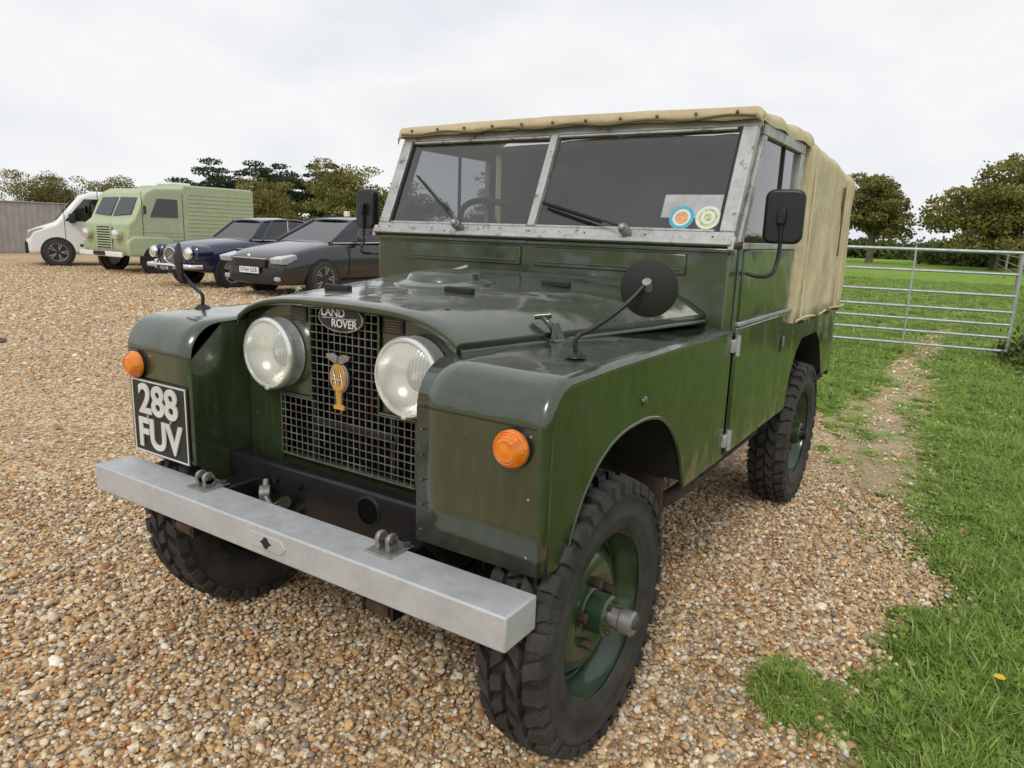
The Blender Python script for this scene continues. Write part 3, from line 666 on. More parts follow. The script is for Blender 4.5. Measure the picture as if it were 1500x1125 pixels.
BLUE=simple('dark_blue_paint',(.012,.020,.060),.25,coat=1,var=.1)
C=empty('vintage_saloon_car',sc2(-12.60,7.25))
st=[(0.0,.42,.66,.35,.02),(.08,.34,.76,.60,.04),(.35,.28,.84,.74,.08),(.9,.26,.90,.79,.09),(1.45,.26,.95,.80,.05),(2.6,.26,.93,.80,.02),(3.5,.28,.88,.78,.04),(4.1,.32,.78,.70,.05),(4.35,.42,.66,.5,.02)]
loftbody('body',st,BLUE,C,2)
cabin(C,[(1.35,.66,.95),(1.6,.72,.95),(2.3,.72,.95),(3.0,.70,.94),(3.45,.60,.93)],[(1.80,.50,1.33),(2.0,.54,1.36),(2.4,.56,1.38),(2.85,.54,1.36),(3.1,.46,1.31)],BLUE,.05,.028)
for s in (-1,1):
    for y in (.80,3.35): archd(C,s*.79,y,.31,s);bwheel(C,s*.71,y,.32,.16,CHROME,s)
    lathe('front_wing_pod',[(0,-.5),(.12,-.45),(.17,-.2),(.16,0),(.10,.06),(0,.08)],(s*.58,.08,.68),(0,-1,0),BLUE,C,segs=24)
    lathe('headlamp',[(.11,0),(.11,.03),(.09,.05),(0,.065)],(s*.58,-.02,.68),(0,-1,0),REFL,C,segs=24)
    lathe('headlamp_ring',[(.10,.035),(.115,.045),(.12,.03),(.12,0)],(s*.58,-.02,.68),(0,-1,0),CHROME,C,segs=24)
    sphere('fog_lamp',(s*.36,-.09,.45),.07,REFL,C,(1,.5,1),10)
    box('overrider',(s*.30,-.17,.36),(s*.36,-.10,.54),CHROME,C,.015)
    tube('side_trim',[(s*.80,.9,.78),(s*.812,2,.76),(s*.79,3.6,.72)],.010,CHROME,C)
    for y in (1.5,2.45): box('door_gap',(s*.79,y,.3),(s*.807,y+.008,.92),BLACKR,C,0)
tube('bumper',[(-.78,.12,.43),(-.70,-.08,.43),(-.35,-.13,.43),(.35,-.13,.43),(.70,-.08,.43),(.78,.12,.43)],.045,CHROME,C)
oval2=[(.20*math.cos(t),.62+.15*math.sin(t)) for t in np.linspace(0,2*pi,24,endpoint=False)]
prism('grille',oval2,-.05,.04,BLACK,C,.01,axis='y')
for i in range(9): box('grille_bar',(-.16+i*.04-.006,-.06,.50),(-.16+i*.04+.006,-.048,.74),CHROME,C,.001)
tube('grille_ring',[(a,-.05,b) for a,b in oval2],.014,CHROME,C,cyc=True)
box('number_plate',(-.24,-.19,.33),(.24,-.175,.43),PLATE,C,.003);text('plate_text','VSJ 548',.09,Matrix.Translation((0,-.193,.38))@FR,OFFW,C,.001)
VG=simple('pale_green_paint',(.40,.46,.285),.5,var=.08,coat=.1)
C=empty('corrugated_panel_van',sc2(-17.25,8.35));LV=3.55
prism('body',[(.12,.42),(.02,.60),(.06,1.18),(.22,1.30),(.52,1.92),(.75,2.04),(1.5,2.08),(1.54,2.17),(LV,2.17),(LV+.06,2.1),(LV+.06,.42)],-.98,.98,VG,C,.09,bseg=4)
for s in (-1,1):
    for k in range(16):
        z=.55+k*.10
        if z<2.0: tube('body_rib',[(s*.982,1.62,z),(s*.982,LV,z)],.011,VG,C)
    for k in range(6): tube('door_rib',[(s*.982,.35,.55+k*.09),(s*.982,1.45,.55+k*.09)],.009,VG,C)
    WP=[(.62,1.36),(.82,1.80),(1.34,1.80),(1.34,1.36)]
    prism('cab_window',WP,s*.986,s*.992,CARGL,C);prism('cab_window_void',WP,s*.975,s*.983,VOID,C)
    for y in (1.48,.42): box('door_gap',(s*.975,y,.5),(s*.984,y+.012,1.95),BLACKR,C,0)
    n0=Vector((0,-.899,.436))
    P=[Vector((s*.05,.245,1.36)),Vector((s*.80,.265,1.40)),Vector((s*.76,.47,1.80)),Vector((s*.05,.475,1.81))]
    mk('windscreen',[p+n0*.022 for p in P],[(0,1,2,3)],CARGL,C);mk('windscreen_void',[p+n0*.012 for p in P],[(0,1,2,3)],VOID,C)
    cyl('headlamp_pod',(s*.66,.1,.92),(s*.66,-.10,.92),.13,VG,C,segs=24,bev=.02);lathe('headlamp',[(.12,0),(.11,.03),(0,.05)],(s*.66,-.10,.92),(0,-1,0),REFL,C,segs=24)
    prism('front_wing',[(.02,.42),(-.02,.75),(.15,.90),(1.0,.90),(1.25,.75),(1.35,.42)],s*.90,s*1.03,VG,C,.05)
    for y,R in ((.72,.33),(2.9,.33)): archd(C,s*(1.032 if y<1 else .984),y,R,s);bwheel(C,s*.93,y,R,.19,WHITE if y<1 else VG,s,False)
    box('sill',(s*.9,1.3,.38),(s*.99,LV,.46),VG,C,.02)
    cyl('mirror_stem',(s*1.0,.45,1.4),(s*1.15,.40,1.5),.01,BLACK,C);box('mirror',(s*1.10,.38,1.42),(s*1.22,.40,1.62),BLACK,C,.01)
box('grille_back',(-.30,.005,.60),(.30,.014,1.10),DARK,C,.004)
for k in range(8): box('grille_slat',(-.30,-.012,.62+k*.06),(.30,.004,.65+k*.06),VG,C,.004)
for x in (-.34,.30): box('grille_frame',(x,-.016,.58),(x+.04,.012,1.12),VG,C,.006)
box('bumper',(-.95,-.14,.40),(.95,-.08,.52),WHITE,C,.02);box('number_plate',(-.25,-.16,.42),(.25,-.142,.52),PLATE,C,.002)
box('roof_vent',(-.3,1.6,2.17),(.3,2.2,2.25),WHITE,C,.03)
C=empty('white_van',sc2(-21.35,8.25),math.radians(-24));C.scale=(1.08,1.08,1.08)
prism('body',[(.10,.28),(.08,.62),(.18,.86),(.70,1.06),(1.25,1.72),(1.55,1.84),(4.3,1.84),(4.38,1.7),(4.38,.3)],-.88,.88,WHITE,C,.10,bseg=4)
for s in (-1,1):
    P=[(.92,1.10),(1.36,1.64),(2.05,1.66),(2.05,1.10)]
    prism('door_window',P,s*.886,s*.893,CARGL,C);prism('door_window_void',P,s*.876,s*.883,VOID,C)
    for y in (.72,3.5): archd(C,s*.883,y,.33,s);bwheel(C,s*.79,y,.33,.2,STEEL,s)
    box('mirror',(s*.9,1.0,1.05),(s*1.08,1.15,1.28),BLACK,C,.03);box('side_moulding',(s*.875,1.2,.48),(s*.892,3.1,.54),BLACKR,C,.003)
    prism('headlight',[(.10,.66),(.12,.84),(.46,.94),(.42,.76)],s*.60,s*.872,HLG,C,.02)
    for y in (.90,2.12,3.2): box('door_gap',(s*.875,y,.32),(s*.8835,y+.012,1.75),BLACKR,C,0)
P=[Vector((-.74,.74,1.10)),Vector((.74,.74,1.10)),Vector((.66,1.21,1.665)),Vector((-.66,1.21,1.665))];n0=Vector((0,-.77,.64))
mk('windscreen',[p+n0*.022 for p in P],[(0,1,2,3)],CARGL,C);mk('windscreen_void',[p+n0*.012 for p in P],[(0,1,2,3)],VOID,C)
box('front_bumper',(-.86,.04,.30),(.86,.11,.58),BLACKR,C,.03)
# ------------------------------------------------------------------ scatter helper
def scatter(name,P,R,Sc,idx,coll):
    me=bpy.data.meshes.new(name);me.from_pydata([tuple(p) for p in P],[],[])
    a=me.attributes.new('rot','FLOAT_VECTOR','POINT');a.data.foreach_set('vector',np.asarray(R,np.float32).ravel())
    a=me.attributes.new('scl','FLOAT_VECTOR','POINT');a.data.foreach_set('vector',np.asarray(Sc,np.float32).ravel())
    a=me.attributes.new('idx','INT','POINT');a.data.foreach_set('value',np.asarray(idx,np.int32))
    o=bpy.data.objects.new(name,me);COL.objects.link(o)
    ng=bpy.data.node_groups.new(name+'_nodes','GeometryNodeTree')
    ng.interface.new_socket('Geometry',in_out='INPUT',socket_type='NodeSocketGeometry');ng.interface.new_socket('Geometry',in_out='OUTPUT',socket_type='NodeSocketGeometry')
    n=ng.nodes;gi=n.new('NodeGroupInput');go=n.new('NodeGroupOutput');ip=n.new('GeometryNodeInstanceOnPoints');ci=n.new('GeometryNodeCollectionInfo')
    ci.inputs['Collection'].default_value=coll;ci.inputs['Separate Children'].default_value=True;ci.inputs['Reset Children'].default_value=True
    def at(nm,t):
        q=n.new('GeometryNodeInputNamedAttribute');q.data_type=t;q.inputs['Name'].default_value=nm;return [s for s in q.outputs if s.enabled and s.name=='Attribute'][0]
    L=ng.links
    L.new(gi.outputs[0],ip.inputs['Points']);L.new(ci.outputs[0],ip.inputs['Instance']);ip.inputs['Pick Instance'].default_value=True
    L.new(at('idx','INT'),ip.inputs['Instance Index']);L.new(at('rot','FLOAT_VECTOR'),ip.inputs['Rotation']);L.new(at('scl','FLOAT_VECTOR'),ip.inputs['Scale'])
    L.new(ip.outputs[0],go.inputs[0])
    m=o.modifiers.new('scatter','NODES');m.node_group=ng;return o
# ------------------------------------------------------------------ ground
bpts=[(-30,1.9),(-6,1.75),(-1,1.42),(.3,1.32),(.6,1.29),(.95,1.28),(1.25,1.36),(1.66,1.47),(2.0,1.30),(2.5,1.04),(3.2,.90),(4.2,.62),(5.2,.2),(6.2,-.8),(8,-2.2),(12,-4.5),(16,-7),(22,-16),(30,-30)]
bpts=[(CAM[1]+KS*(a-CAM[1]),CAM[0]+KS*(b-CAM[0])) for a,b in bpts]
by=np.array([p[0] for p in bpts]);bx=np.array([p[1] for p in bpts])
def bnd(y): return np.interp(y,by,bx)+.035*np.sin(y*9.1)+.03*np.sin(y*23+1)+.02*np.sin(y*51)
PCY=[1.5,2.2,3.0,4.3,5.7,8.5,13.5,29];PCX=[1.26,1.20,1.10,1.0,.93,.91,.96,-.5]
def pcx(y): return np.interp(y,PCY,PCX)+.06*np.sin(y*2.3)
def pathf(x,y):
    w=np.interp(y,[1.5,2.8,4,8.9,14],[.25,.42,.42,.32,.22])
    return np.exp(-((x-pcx(y))/w)**2*1.2)*(y>1.3)*np.interp(y,[8,16,26],[1,.6,0])
PAL=[(0,(.58,.38,.19)),(.13,(.76,.60,.38)),(.25,(.44,.28,.145)),(.34,(.84,.72,.52)),(.47,(.66,.48,.27)),(.60,(.34,.29,.24)),(.66,(.72,.45,.20)),(.78,(.55,.43,.29)),(.87,(.88,.80,.66)),(.94,(.48,.23,.09))]
def mat_gravelbase():
    m,nt,b=newmat('gravel_bed');co=coords(nt)
    v=N(nt,'ShaderNodeTexVoronoi');v.inputs['Scale'].default_value=62;nt.links.new(co,v.inputs['Vector'])
    sep=N(nt,'ShaderNodeSeparateColor');nt.links.new(v.outputs['Color'],sep.inputs[0])
    c=ramp(nt,sep.outputs[0],PAL,'CONSTANT')
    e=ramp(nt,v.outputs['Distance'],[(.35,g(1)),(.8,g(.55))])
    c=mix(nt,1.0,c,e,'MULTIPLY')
    big=ramp(nt,noise(nt,co,.5,6,.65),[(.35,g(.82)),(.7,g(1.08))]);c=mix(nt,1.0,c,big,'MULTIPLY')
    med=ramp(nt,noise(nt,co,6,6,.8),[(.3,g(.8)),(.7,g(1.1))]);c=mix(nt,1.0,c,med,'MULTIPLY')
    nt.links.new(c,b.inputs['Base Color']);b.inputs['Roughness'].default_value=.95;b.inputs['Specular IOR Level'].default_value=.15
    bump(nt,b,v.outputs['Distance'],-.6,.012);return m
def mat_field():
    m,nt,b=newmat('grass_field');co=coords(nt)
    a=ramp(nt,noise(nt,co,.09,5,.6),[(.3,(.20,.34,.05)),(.7,(.29,.44,.08))])
    d=ramp(nt,noise(nt,co,1.7,8,.75),[(.35,g(.68)),(.65,g(1.12))]);a=mix(nt,1.0,a,d,'MULTIPLY')
    s=ramp(nt,noise(nt,co,14,6,.8),[(.3,g(.6)),(.65,g(1.1))]);a=mix(nt,1.0,a,s,'MULTIPLY')
    dr=ramp(nt,noise(nt,co,.6,7,.75),[(.58,g(0)),(.75,g(.35))]);a=mix(nt,dr,a,(.28,.26,.12))
    nt.links.new(a,b.inputs['Base Color']);b.inputs['Roughness'].default_value=.95;b.inputs['Specular IOR Level'].default_value=.1
    bump(nt,b,noise(nt,co,30,6,.8),.6,.03);return m
FIELD=mat_field();GBED=mat_gravelbase()
def mat_path():
    m,nt,b=newmat('worn_earth');co=coords(nt)
    a=ramp(nt,noise(nt,co,5,7,.7),[(.3,(.28,.21,.12)),(.7,(.48,.38,.24))])
    gr=ramp(nt,noise(nt,co,3.2,8,.8),[(.49,g(0)),(.57,g(1))]);a=mix(nt,gr,a,(.20,.29,.06))
    nt.links.new(a,b.inputs['Base Color']);b.inputs['Roughness'].default_value=.95;bump(nt,b,noise(nt,co,60,4),.8,.01);return m
EARTH=mat_path()
Gs=900
ys=[-Gs,-40,-10,0,5,10,20,40,80,160,300,Gs]
xs=[-Gs,-200,-60,-20,-5,0,5,20,60,200,Gs]
grid('ground',[[(x,y,-.012) for x in xs] for y in ys],FIELD,None,smooth=False)
yy=np.arange(-30,30.01,.06);V=[]
for y in yy: V.append((float(bnd(y)),float(y),-.006));V.append((-60.0,float(y),-.006))
F=[(2*i,2*i+1,2*i+3,2*i+2) for i in range(len(yy)-1)]
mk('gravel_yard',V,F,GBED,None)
yy=np.arange(1.5,20,.05);V=[]
for y in yy:
    cx_=float(pcx(y));w=np.interp(y,[1.5,2.2,3,8.9,14,20],[.02,.26,.36,.27,.14,.03])
    V.append((cx_-w+.05*math.sin(y*7)+.03*math.sin(y*19),y,-.009));V.append((cx_+w+.05*math.sin(y*5+1)+.03*math.sin(y*23)+.02*math.sin(y*41),y,-.009))
mk('worn_path',V,[(2*i,2*i+1,2*i+3,2*i+2) for i in range(len(yy)-1)],EARTH,None)
def mat_stone():
    m,nt,b=newmat('flint_stone');oi=N(nt,'ShaderNodeObjectInfo');c=ramp(nt,oi.outputs['Random'],PAL,'CONSTANT')
    co=coords(nt);v=ramp(nt,noise(nt,co,1.3,4),[(.3,g(.78)),(.7,g(1.10))]);c=mix(nt,1.0,c,v,'MULTIPLY')
    mm=N(nt,'ShaderNodeMath',operation='FRACT');m2=N(nt,'ShaderNodeMath',operation='MULTIPLY');m2.inputs[1].default_value=37.7
    nt.links.new(oi.outputs['Random'],m2.inputs[0]);nt.links.new(m2.outputs[0],mm.inputs[0]);c=mix(nt,1.0,c,ramp(nt,mm.outputs[0],[(0,g(.72)),(1,g(1.15))]),'MULTIPLY')
    nt.links.new(c,b.inputs['Base Color']);b.inputs['Roughness'].default_value=.6;b.inputs['Specular IOR Level'].default_value=.35;return m
STONE=mat_stone()
sc=bpy.data.collections.new('gravel_stones')
for k in range(8):
    bm=bmesh.new();bmesh.ops.create_icosphere(bm,subdivisions=1 if k%2 else 2,radius=1)
    rr=np.random.default_rng(k);d=rr.normal(size=(7,3));d/=np.linalg.norm(d,axis=1)[:,None];off=rr.uniform(.55,.9,7)
    for v in bm.verts:
        p=np.array(v.co)
        for q in range(7):
            t=p@d[q]
            if t>off[q]: p=p-d[q]*(t-off[q])*.85
        p=p*np.array([1,.72+.03*k,.58])+rr.normal(size=3)*.02
        v.co=p
    me=bpy.data.meshes.new('stone_%d'%k);bm.to_mesh(me);bm.free()
    for p in me.polygons:p.use_smooth=(k%3!=0)
    me.materials.append(STONE);o=bpy.data.objects.new('stone_%d'%k,me);sc.objects.link(o)
def sample(n,r0,r1,a0,a1,pw):
    u=rng.random(n);r=(r0**pw+(r1**pw-r0**pw)*u)**(1/pw);a=a0+(a1-a0)*rng.random(n)
    return CAM[0]+r*np.sin(a),CAM[1]+r*np.cos(a),r
x1,y1,r1=sample(105000,.85,4.2,-1.35,.35,2);x2,y2,r2=sample(100000,4.2,24,-1.32,.1,.75)
X=np.concatenate([x1,x2]);Y=np.concatenate([y1,y2]);Rr=np.concatenate([r1,r2])
d=X-bnd(Y);pf=pathf(X,Y);u=rng.random(len(X))
keep=(d<0)|((d<.30)&(u<.5*np.exp(-d/.10)))|(u<pf*.75)
X,Y,Rr,d=X[keep],Y[keep],Rr[keep],d[keep];n=len(X)
s=.0077*np.exp(rng.normal(0,.36,n))*np.clip(Rr/5.5,1,2.3);s=np.clip(s,.004,.03)
Z=rng.uniform(-.006,.004,n)+(Rr<4.2)*rng.uniform(0,.004,n)
R=np.stack([rng.normal(0,.35,n),rng.normal(0,.35,n),rng.uniform(0,6.28,n)],1)
scatter('gravel',np.stack([X,Y,Z],1),R,np.stack([s,s,s],1),rng.integers(0,8,n),sc)
def mat_grass():
    m,nt,b=newmat('grass_blades');oi=N(nt,'ShaderNodeObjectInfo');ge=N(nt,'ShaderNodeNewGeometry')
    c=ramp(nt,ge.outputs['Random Per Island'],[(0,(.17,.28,.04)),(.5,(.27,.42,.07)),(.86,(.38,.53,.12)),(1,(.56,.50,.27))])
    c=mix(nt,1.0,c,ramp(nt,oi.outputs['Random'],[(0,g(.75)),(1,g(1.15))]),'MULTIPLY')
    nt.links.new(c,b.inputs['Base Color']);b.inputs['Roughness'].default_value=.5;b.inputs['Specular IOR Level'].default_value=.3
    tr=N(nt,'ShaderNodeBsdfTranslucent');nt.links.new(c,tr.inputs[0]);mx=N(nt,'ShaderNodeMixShader');mx.inputs[0].default_value=.4
    out=nt.nodes['Material Output'];nt.links.new(b.outputs[0],mx.inputs[1]);nt.links.new(tr.outputs[0],mx.inputs[2]);nt.links.new(mx.outputs[0],out.inputs[0]);return m
GR=mat_grass();gc=bpy.data.collections.new('grass_clumps')
for k in range(6):
    rr=np.random.default_rng(50+k);V=[];F=[]
    for i in range(34):
        a=rr.uniform(0,6.28);rad=abs(rr.normal(0,.035));h=rr.uniform(.016,.048)*(1.5 if k==5 else 1);w=rr.uniform(.0013,.0028);ln=rr.uniform(.2,1.5)*h;la=rr.uniform(0,6.28)
        bx_,by_=rad*math.cos(a),rad*math.sin(a);dx,dy=math.cos(la),math.sin(la);px_,py_=-dy,dx;b=len(V)
        V+=[(bx_-px_*w,by_-py_*w,-.005),(bx_+px_*w,by_+py_*w,-.005),(bx_+dx*ln*.35+px_*w*.9,by_+dy*ln*.35+py_*w*.9,h*.6),(bx_+dx*ln*.35-px_*w*.9,by_+dy*ln*.35-py_*w*.9,h*.6),(bx_+dx*ln,by_+dy*ln,h)]
        F+=[(b,b+1,b+2,b+3),(b+3,b+2,b+4)]
    if k in (3,4):
        for i in range(14):
            a=rr.uniform(0,6.28);rad=rr.uniform(.01,.06);c0=(rad*math.cos(a),rad*math.sin(a),rr.uniform(.01,.03));r_=rr.uniform(.006,.014);b=len(V)
            V+=[(c0[0]+r_*math.cos(t),c0[1]+r_*math.sin(t),c0[2]+.004*math.sin(t*2+a)) for t in np.linspace(0,6.28,7)[:-1]];F.append(tuple(range(b,b+6)))
    me=bpy.data.meshes.new('clump_%d'%k);me.from_pydata(V,[],F);me.materials.append(GR);o=bpy.data.objects.new('clump_%d'%k,me);gc.objects.link(o)
x1,y1,r1=sample(48000,.8,6,-.75,.75,1.6);x2,y2,r2=sample(46000,6,32,-.5,.35,.8)
X=np.concatenate([x1,x2]);Y=np.concatenate([y1,y2]);Rr=np.concatenate([r1,r2])
d=X-bnd(Y);pf=pathf(X,Y);u=rng.random(len(X))
pn=np.sin(X*7+Y*3)*np.sin(Y*5-X*2)
keep=((d>.0)&(u>pf*1.02)&(u<np.clip(.30+d/.35,0,1)))|((d>-.12)&(d<=0)&(u<.12)&(pn>.1))|((np.hypot((X-1.20)/.14,(Y-.50)/.16)<1)&(u<.7))
X,Y,Rr,d=X[keep],Y[keep],Rr[keep],d[keep];n=len(X);pn=pn[keep]
s=rng.uniform(.7,1.3,n)*(1+.25*pn)*np.clip(Rr/6,1,2.6)*np.clip(.55+np.abs(d)/.4,.5,1);hz=s*rng.uniform(.7,1.2,n)*np.clip(8/Rr,.5,1)*(1-.6*np.clip(pathf(X,Y),0,1))
R=np.stack([rng.normal(0,.12,n),rng.normal(0,.12,n),rng.uniform(0,6.28,n)],1)
scatter('grass',np.stack([X,Y,np.full(n,-.008)],1),R,np.stack([s,s,hz],1),rng.integers(0,6,n),gc)
D=empty('dandelion_flower',(1.655,.87,0));tube('stem',[(0,0,0),(.004,0,.055)],.0015,GR,D)
DY=simple('dandelion_yellow',(.85,.62,.02),.6)
for i in range(18):
    a=2*pi*i/18;mk('petal',[(0.004,0,.055),(.004+.016*math.cos(a-.15),.016*math.sin(a-.15),.060),(.004+.016*math.cos(a+.15),.016*math.sin(a+.15),.060)],[(0,1,2)],DY,D)
# ------------------------------------------------------------------ trees
def mat_leaf(name,c0,c1,c2):
    m,nt,b=newmat(name);ge=N(nt,'ShaderNodeNewGeometry')
    c=ramp(nt,ge.outputs['Random Per Island'],[(0,c0),(.55,c1),(1,c2)])
    co=coords(nt);c=mix(nt,1.0,c,ramp(nt,noise(nt,co,.55,4),[(.35,g(.65)),(.65,g(1.25))]),'MULTIPLY')
    nt.links.new(c,b.inputs['Base Color']);b.inputs['Roughness'].default_value=.7;b.inputs['Specular IOR Level'].default_value=.2
    tr=N(nt,'ShaderNodeBsdfTranslucent');nt.links.new(c,tr.inputs[0]);mx=N(nt,'ShaderNodeMixShader');mx.inputs[0].default_value=.35
    out=nt.nodes['Material Output'];nt.links.new(b.outputs[0],mx.inputs[1]);nt.links.new(tr.outputs[0],mx.inputs[2]);nt.links.new(mx.outputs[0],out.inputs[0]);return m
OAKL=mat_leaf('oak_leaves',(.10,.11,.03),(.22,.22,.06),(.38,.30,.09))
PINEL=mat_leaf('pine_needles',(.03,.05,.03),(.06,.09,.045),(.09,.12,.06))
HEDL=mat_leaf('hedge_leaves',(.06,.09,.025),(.12,.16,.04),(.20,.20,.07))
BARK=simple('bark',(.13,.11,.08),.9,var=.4,vs=3,bmp=.6,bs=12)
def quads(P,sz,rr):
    n=len(P);n1=rr.normal(size=(n,3));n1/=np.linalg.norm(n1,axis=1)[:,None];n2=np.cross(n1,rr.normal(size=(n,3)));n2/=np.linalg.norm(n2,axis=1)[:,None]
    return np.stack([P-n1*sz[:,None],P+n2*sz[:,None]*.7,P+n1*sz[:,None],P-n2*sz[:,None]*.7],1).reshape(-1,3)
def leafmesh(name,Q,mat,parent=None):
    n=len(Q)//4;me=bpy.data.meshes.new(name);me.vertices.add(len(Q));me.vertices.foreach_set('co',Q.astype(np.float32).ravel())
    me.loops.add(len(Q));me.loops.foreach_set('vertex_index',np.arange(len(Q),dtype=np.int32));me.polygons.add(n);me.polygons.foreach_set('loop_start',np.arange(0,len(Q),4,dtype=np.int32));me.update(calc_edges=True)
    me.materials.append(mat);o=bpy.data.objects.new(name,me);COL.objects.link(o);o.parent=parent;return o
def tree(name,loc,H,Wd,kind,seed,nleaf=9000):
    rr=np.random.default_rng(seed);T=empty(name,loc)
    trunkH=H*(.26 if kind=='oak' else .30)
    V=[];F=[]
    def seg(a,b,r0,r1):
        a=np.array(a);b=np.array(b);d=b-a;d=d/np.linalg.norm(d);u_=np.cross(d,[.3,.9,.1]);u_/=np.linalg.norm(u_);v_=np.cross(d,u_);b0=len(V)
        for p,r in ((a,r0),(b,r1)):
            for i in range(7):
                t=2*pi*i/7;V.append(tuple(p+r*(u_*math.cos(t)+v_*math.sin(t))))
        F.extend([(b0+i,b0+(i+1)%7,b0+7+(i+1)%7,b0+7+i) for i in range(7)])
    r0=H*.035
    top=np.array([rr.normal(0,.15),rr.normal(0,.15),trunkH]);seg((0,0,-.1),top,r0*1.25,r0*.85)
    blobs=[]
    nb=15 if kind=='oak' else 11
    for i in range(nb):
        a=2*pi*i/nb*1.0+rr.normal(0,.3);el=rr.uniform(.05,1.3)
        ln=rr.uniform(.68,1.0)
        end=np.array([math.cos(a)*math.cos(el)*Wd/2*ln,math.sin(a)*math.cos(el)*Wd/2*ln,trunkH+ (H-trunkH)*.86*math.sin(el)*ln])
        mid=top+(end-top)*.5+np.array([0,0,.08*H]);seg(top-np.array([0,0,rr.uniform(0,.25)*trunkH]),mid,r0*.5,r0*.28);seg(mid,end,r0*.28,r0*.08)
        blobs.append((end,Wd*rr.uniform(.09,.14)));blobs.append((mid,Wd*rr.uniform(.09,.14)))
        for q in range(3):
            e2=mid+(end-mid)*rr.uniform(.3,1)+rr.normal(size=3)*Wd*.13;e2[2]=max(e2[2],trunkH*.8);e2[2]=min(e2[2],H*.98);seg(mid,e2,r0*.14,r0*.04);blobs.append((e2,Wd*rr.uniform(.06,.11)))
    blobs.append((np.array([0,0,H*.86]),Wd*.14));blobs.append((np.array([0,0,H*.6]),Wd*.18))
    mk('trunk_and_limbs',V,F,BARK,T,smooth=True)
    C_=np.array([b[0] for b in blobs]);Rb=np.array([b[1] for b in blobs])
    pr=Rb**2/np.sum(Rb**2);k=rr.choice(len(blobs),nleaf,p=pr)
    dv=rr.normal(size=(nleaf,3));dv/=np.linalg.norm(dv,axis=1)[:,None];rad=Rb[k]*rr.uniform(.3,1,nleaf)**.5*(1+.12*rr.normal(size=nleaf))
    P=C_[k]+dv*rad[:,None]*np.array([1.25,1.25,.62 if kind=='oak' else .40])
    P[:,2]=np.maximum(P[:,2],trunkH*.55+.15*rr.random(nleaf))
    sz=rr.uniform(.06,.12,nleaf)*(H/6)
    leafmesh('leaves',quads(P,sz,rr),OAKL if kind=='oak' else PINEL,T)
    return T
def at(az,D): return (1.462+az[0]*D,-1.547+az[1]*D,0)
tree('oak_tree',at((-.125,.992),60),6.7,5.8,'oak',1,18000)
tree('oak_tree',at((.004,1.0),56),7.0,9.2,'oak',2,32000)
for az,D,H,Wd,kd,sd in (((-.907,.421),62,4.1,6.5,'oak',3),((-.874,.486),62,4.1,6.5,'oak',4),((-.823,.568),64,6.0,7,'pine',5),((-.79,.613),66,6.3,7,'pine',6),((-.766,.643),62,5.9,6,'pine',12),((-.779,.627),52,4.2,5.5,'oak',7),((-.715,.699),54,5.7,7,'oak',8),((-.735,.678),66,6.4,6,'pine',9),((-.66,.75),56,5,7,'oak',10),((-.55,.835),60,5.5,8,'oak',11)):
    tree('oak_tree' if kd=='oak' else 'pine_tree',at(az,D),H,Wd,kd,sd,14000)
def leafmass(name,C_,Rad,n,sz,mat,seed):
    rr=np.random.default_rng(seed);C_=np.array(C_);k=rr.integers(0,len(C_),n);P=C_[k]+rr.normal(size=(n,3))*np.array(Rad)[k][:,None]*np.array([1,1,.6]);P[:,2]=np.abs(P[:,2])
    return leafmesh(name,quads(P,rr.uniform(.5,1.2,n)*sz,rr),mat)
cs=[];rs=[]
for a in np.arange(-1.25,.35,.004):
    D=88+8*math.sin(a*9);cs.append((1.46+D*math.sin(a),-1.55+D*math.cos(a),.55+.4*math.sin(a*31)));rs.append(.65+.40*(math.sin(a*47)>.2))
leafmass('hedgerow',cs,rs,80000,.24,HEDL,3)
cs=[];rs=[]
for i in range(60):
    D=rng.uniform(62,80);a=math.radians(rng.uniform(-3.5,1.5));cs.append((1.46+D*math.sin(a),-1.55+D*math.cos(a),.8));rs.append(.7)
leafmass('bushes',cs,rs,16000,.18,HEDL,4)
leafmass('bramble_bush',[(1.90,8.6,.12),(2.1,8.4,.2),(2.35,8.5,.15),(2.0,8.05,.08),(2.25,8.8,.3),(2.45,8.1,.2),(2.2,7.7,.08)],[.12,.14,.16,.1,.16,.15,.12],6500,.026,HEDL,5)
# ------------------------------------------------------------------ gate & fence
GT=empty('field_gate',sc2(-1.85,8.30),math.atan2(.25,1.87));GT.scale=(KS,KS,KS)
Lg=3.66
for z in (1.31,1.06,.81,.62,.47,.32,.16):
    tube('gate_bar',[(0.02,0,z),(Lg,0,z)],.021 if z>1.3 else .016,GATEM,GT,smooth=False)
for x in (0.02,Lg): tube('gate_stile',[(x,0,.15),(x,0,1.32)],.018,GATEM,GT,smooth=False)
for x in (Lg*.33,Lg*.70): box('gate_upright',(x-.010,-.022,.15),(x+.010,-.016,1.31),GATEM,GT,.002)
WOOD=simple('weathered_wood',(.24,.20,.15),.9,var=.35,vs=6,bmp=.6,bs=30)
cyl('gate_post',(Lg+.20,.12,0),(Lg+.20,.12,1.22),.055,WOOD,GT);cyl('hinge_post',(-.14,0,0),(-.14,0,1.45),.09,WOOD,GT)
FN=empty('wire_fence')
pts=[(2.15,8.45),(2.45,12),(2.5,16),(2.45,21),(2.3,28),(2.1,38),(1.8,52)]
for x,y in pts[1:]: cyl('fence_post',(x,y,0),(x,y,1.15),.045,WOOD,FN,segs=10)
for z in (1.05,.75,.45): tube('fence_wire',[(x,y,z) for x,y in pts],.010,WHITE if z>1 else GATEM,FN,smooth=False)
WL_=simple('grey_fence_board',(.36,.335,.32),.8,var=.12,vs=3)
BW=empty('boundary_fence')
box('fence_panel',(-27.2,-6,0),(-27.0,15.5,1.73),WL_,BW,.01)
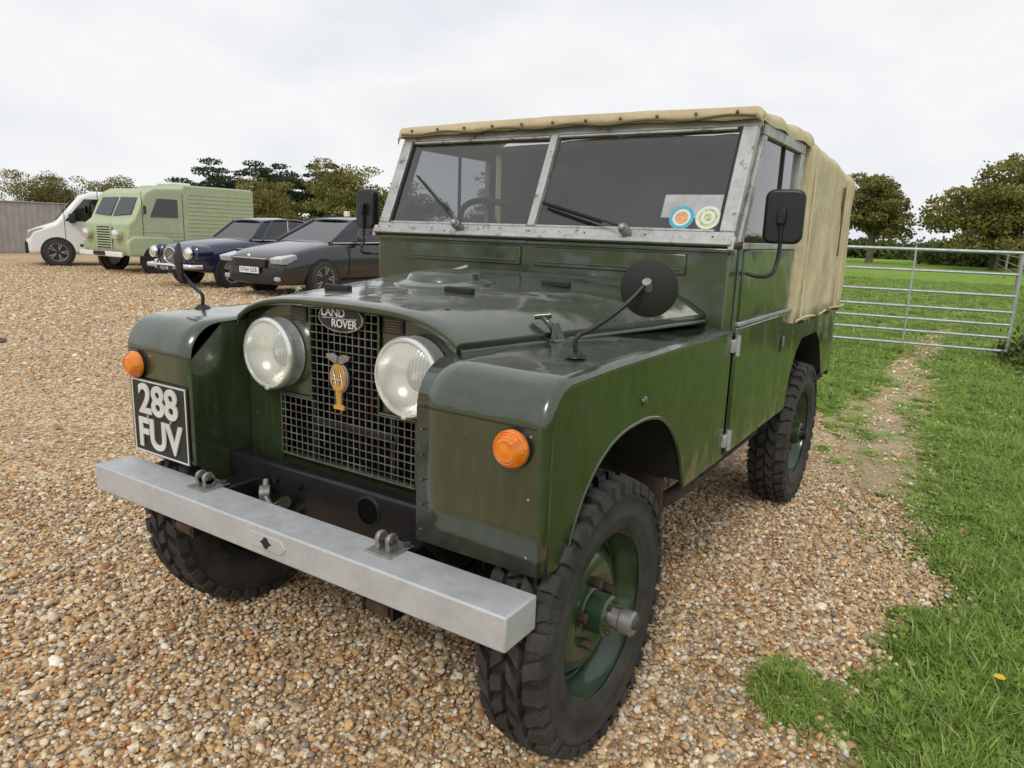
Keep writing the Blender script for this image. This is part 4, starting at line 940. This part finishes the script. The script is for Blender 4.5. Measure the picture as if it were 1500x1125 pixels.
for k in range(105): box('fence_batten',(-26.999,-5.9+k*.2,.05),(-26.985,-5.8+k*.2,1.70),WL_,BW,0)
box('fence_cap',(-27.25,-6,1.73),(-26.95,15.5,1.77),WL_,BW,.01)
SP=empty('marker_post',(-14.1,13.6,0));box('post',(-.06,-.06,0),(.06,.06,1.72),WHITE,SP,.01);box('post_band',(-.065,-.065,1.5),(.065,.065,1.58),simple('red_band',(.5,.06,.04),.5),SP,.002)
cyl('drain_cover',(-7.2,1.6,-.003),(-7.2,1.6,.010),.30,RUSTY,None,segs=32)
# ------------------------------------------------------------------ light
w=bpy.data.worlds.new('World');S.world=w;w.use_nodes=True;nt=w.node_tree;bg=nt.nodes['Background']
sdir=Vector((.18,-.72,.67)).normalized()
sky=N(nt,'ShaderNodeTexSky',sky_type='NISHITA');sky.sun_disc=False;sky.sun_elevation=math.asin(sdir.z);sky.sun_rotation=math.atan2(sdir.x,sdir.y)
tc=N(nt,'ShaderNodeTexCoord');mp=N(nt,'ShaderNodeMapping');mp.inputs['Scale'].default_value=(1,1,2.4);mp.inputs['Location'].default_value=(.35,.1,.2);nt.links.new(tc.outputs['Generated'],mp.inputs[0])
n1=noise(nt,mp.outputs[0],2.0,6,.5)
cl=ramp(nt,n1,[(.33,(.74,.79,.88)),(.46,(.83,.85,.89)),(.57,(.93,.93,.94)),(.68,(.86,.865,.885)),(.8,(.82,.83,.85))])
sk=mix(nt,1.0,sky.outputs[0],(.10,.10,.10),'MULTIPLY')
f=ramp(nt,n1,[(.3,g(.92)),(.55,g(.98))])
nt.links.new(mix(nt,f,sk,cl),bg.inputs[0]);bg.inputs[1].default_value=1.02
sd=bpy.data.lights.new('sun','SUN');sd.energy=1.3;sd.angle=math.radians(14);sd.color=(1,.96,.9);so=bpy.data.objects.new('sun',sd);COL.objects.link(so)
so.rotation_euler=sdir.to_track_quat('Z','Y').to_euler()
# ------------------------------------------------------------------ camera
yaw,pitch,roll=.572,-.207,.035
fw=Vector((-math.sin(yaw)*math.cos(pitch),math.cos(yaw)*math.cos(pitch),math.sin(pitch)));rt=Vector((math.cos(yaw),math.sin(yaw),0));up=rt.cross(fw)
r2=rt*math.cos(roll)+up*math.sin(roll);u2=-rt*math.sin(roll)+up*math.cos(roll)
cd=bpy.data.cameras.new('camera');cd.sensor_width=36;cd.lens=1057.926/1500*36;cd.clip_end=3000;cd.clip_start=.05
co=bpy.data.objects.new('camera',cd);COL.objects.link(co)
Mx=Matrix((r2,u2,-fw)).transposed().to_4x4();Mx.translation=(1.462,-1.547,1.298);co.matrix_world=Mx
S.camera=co
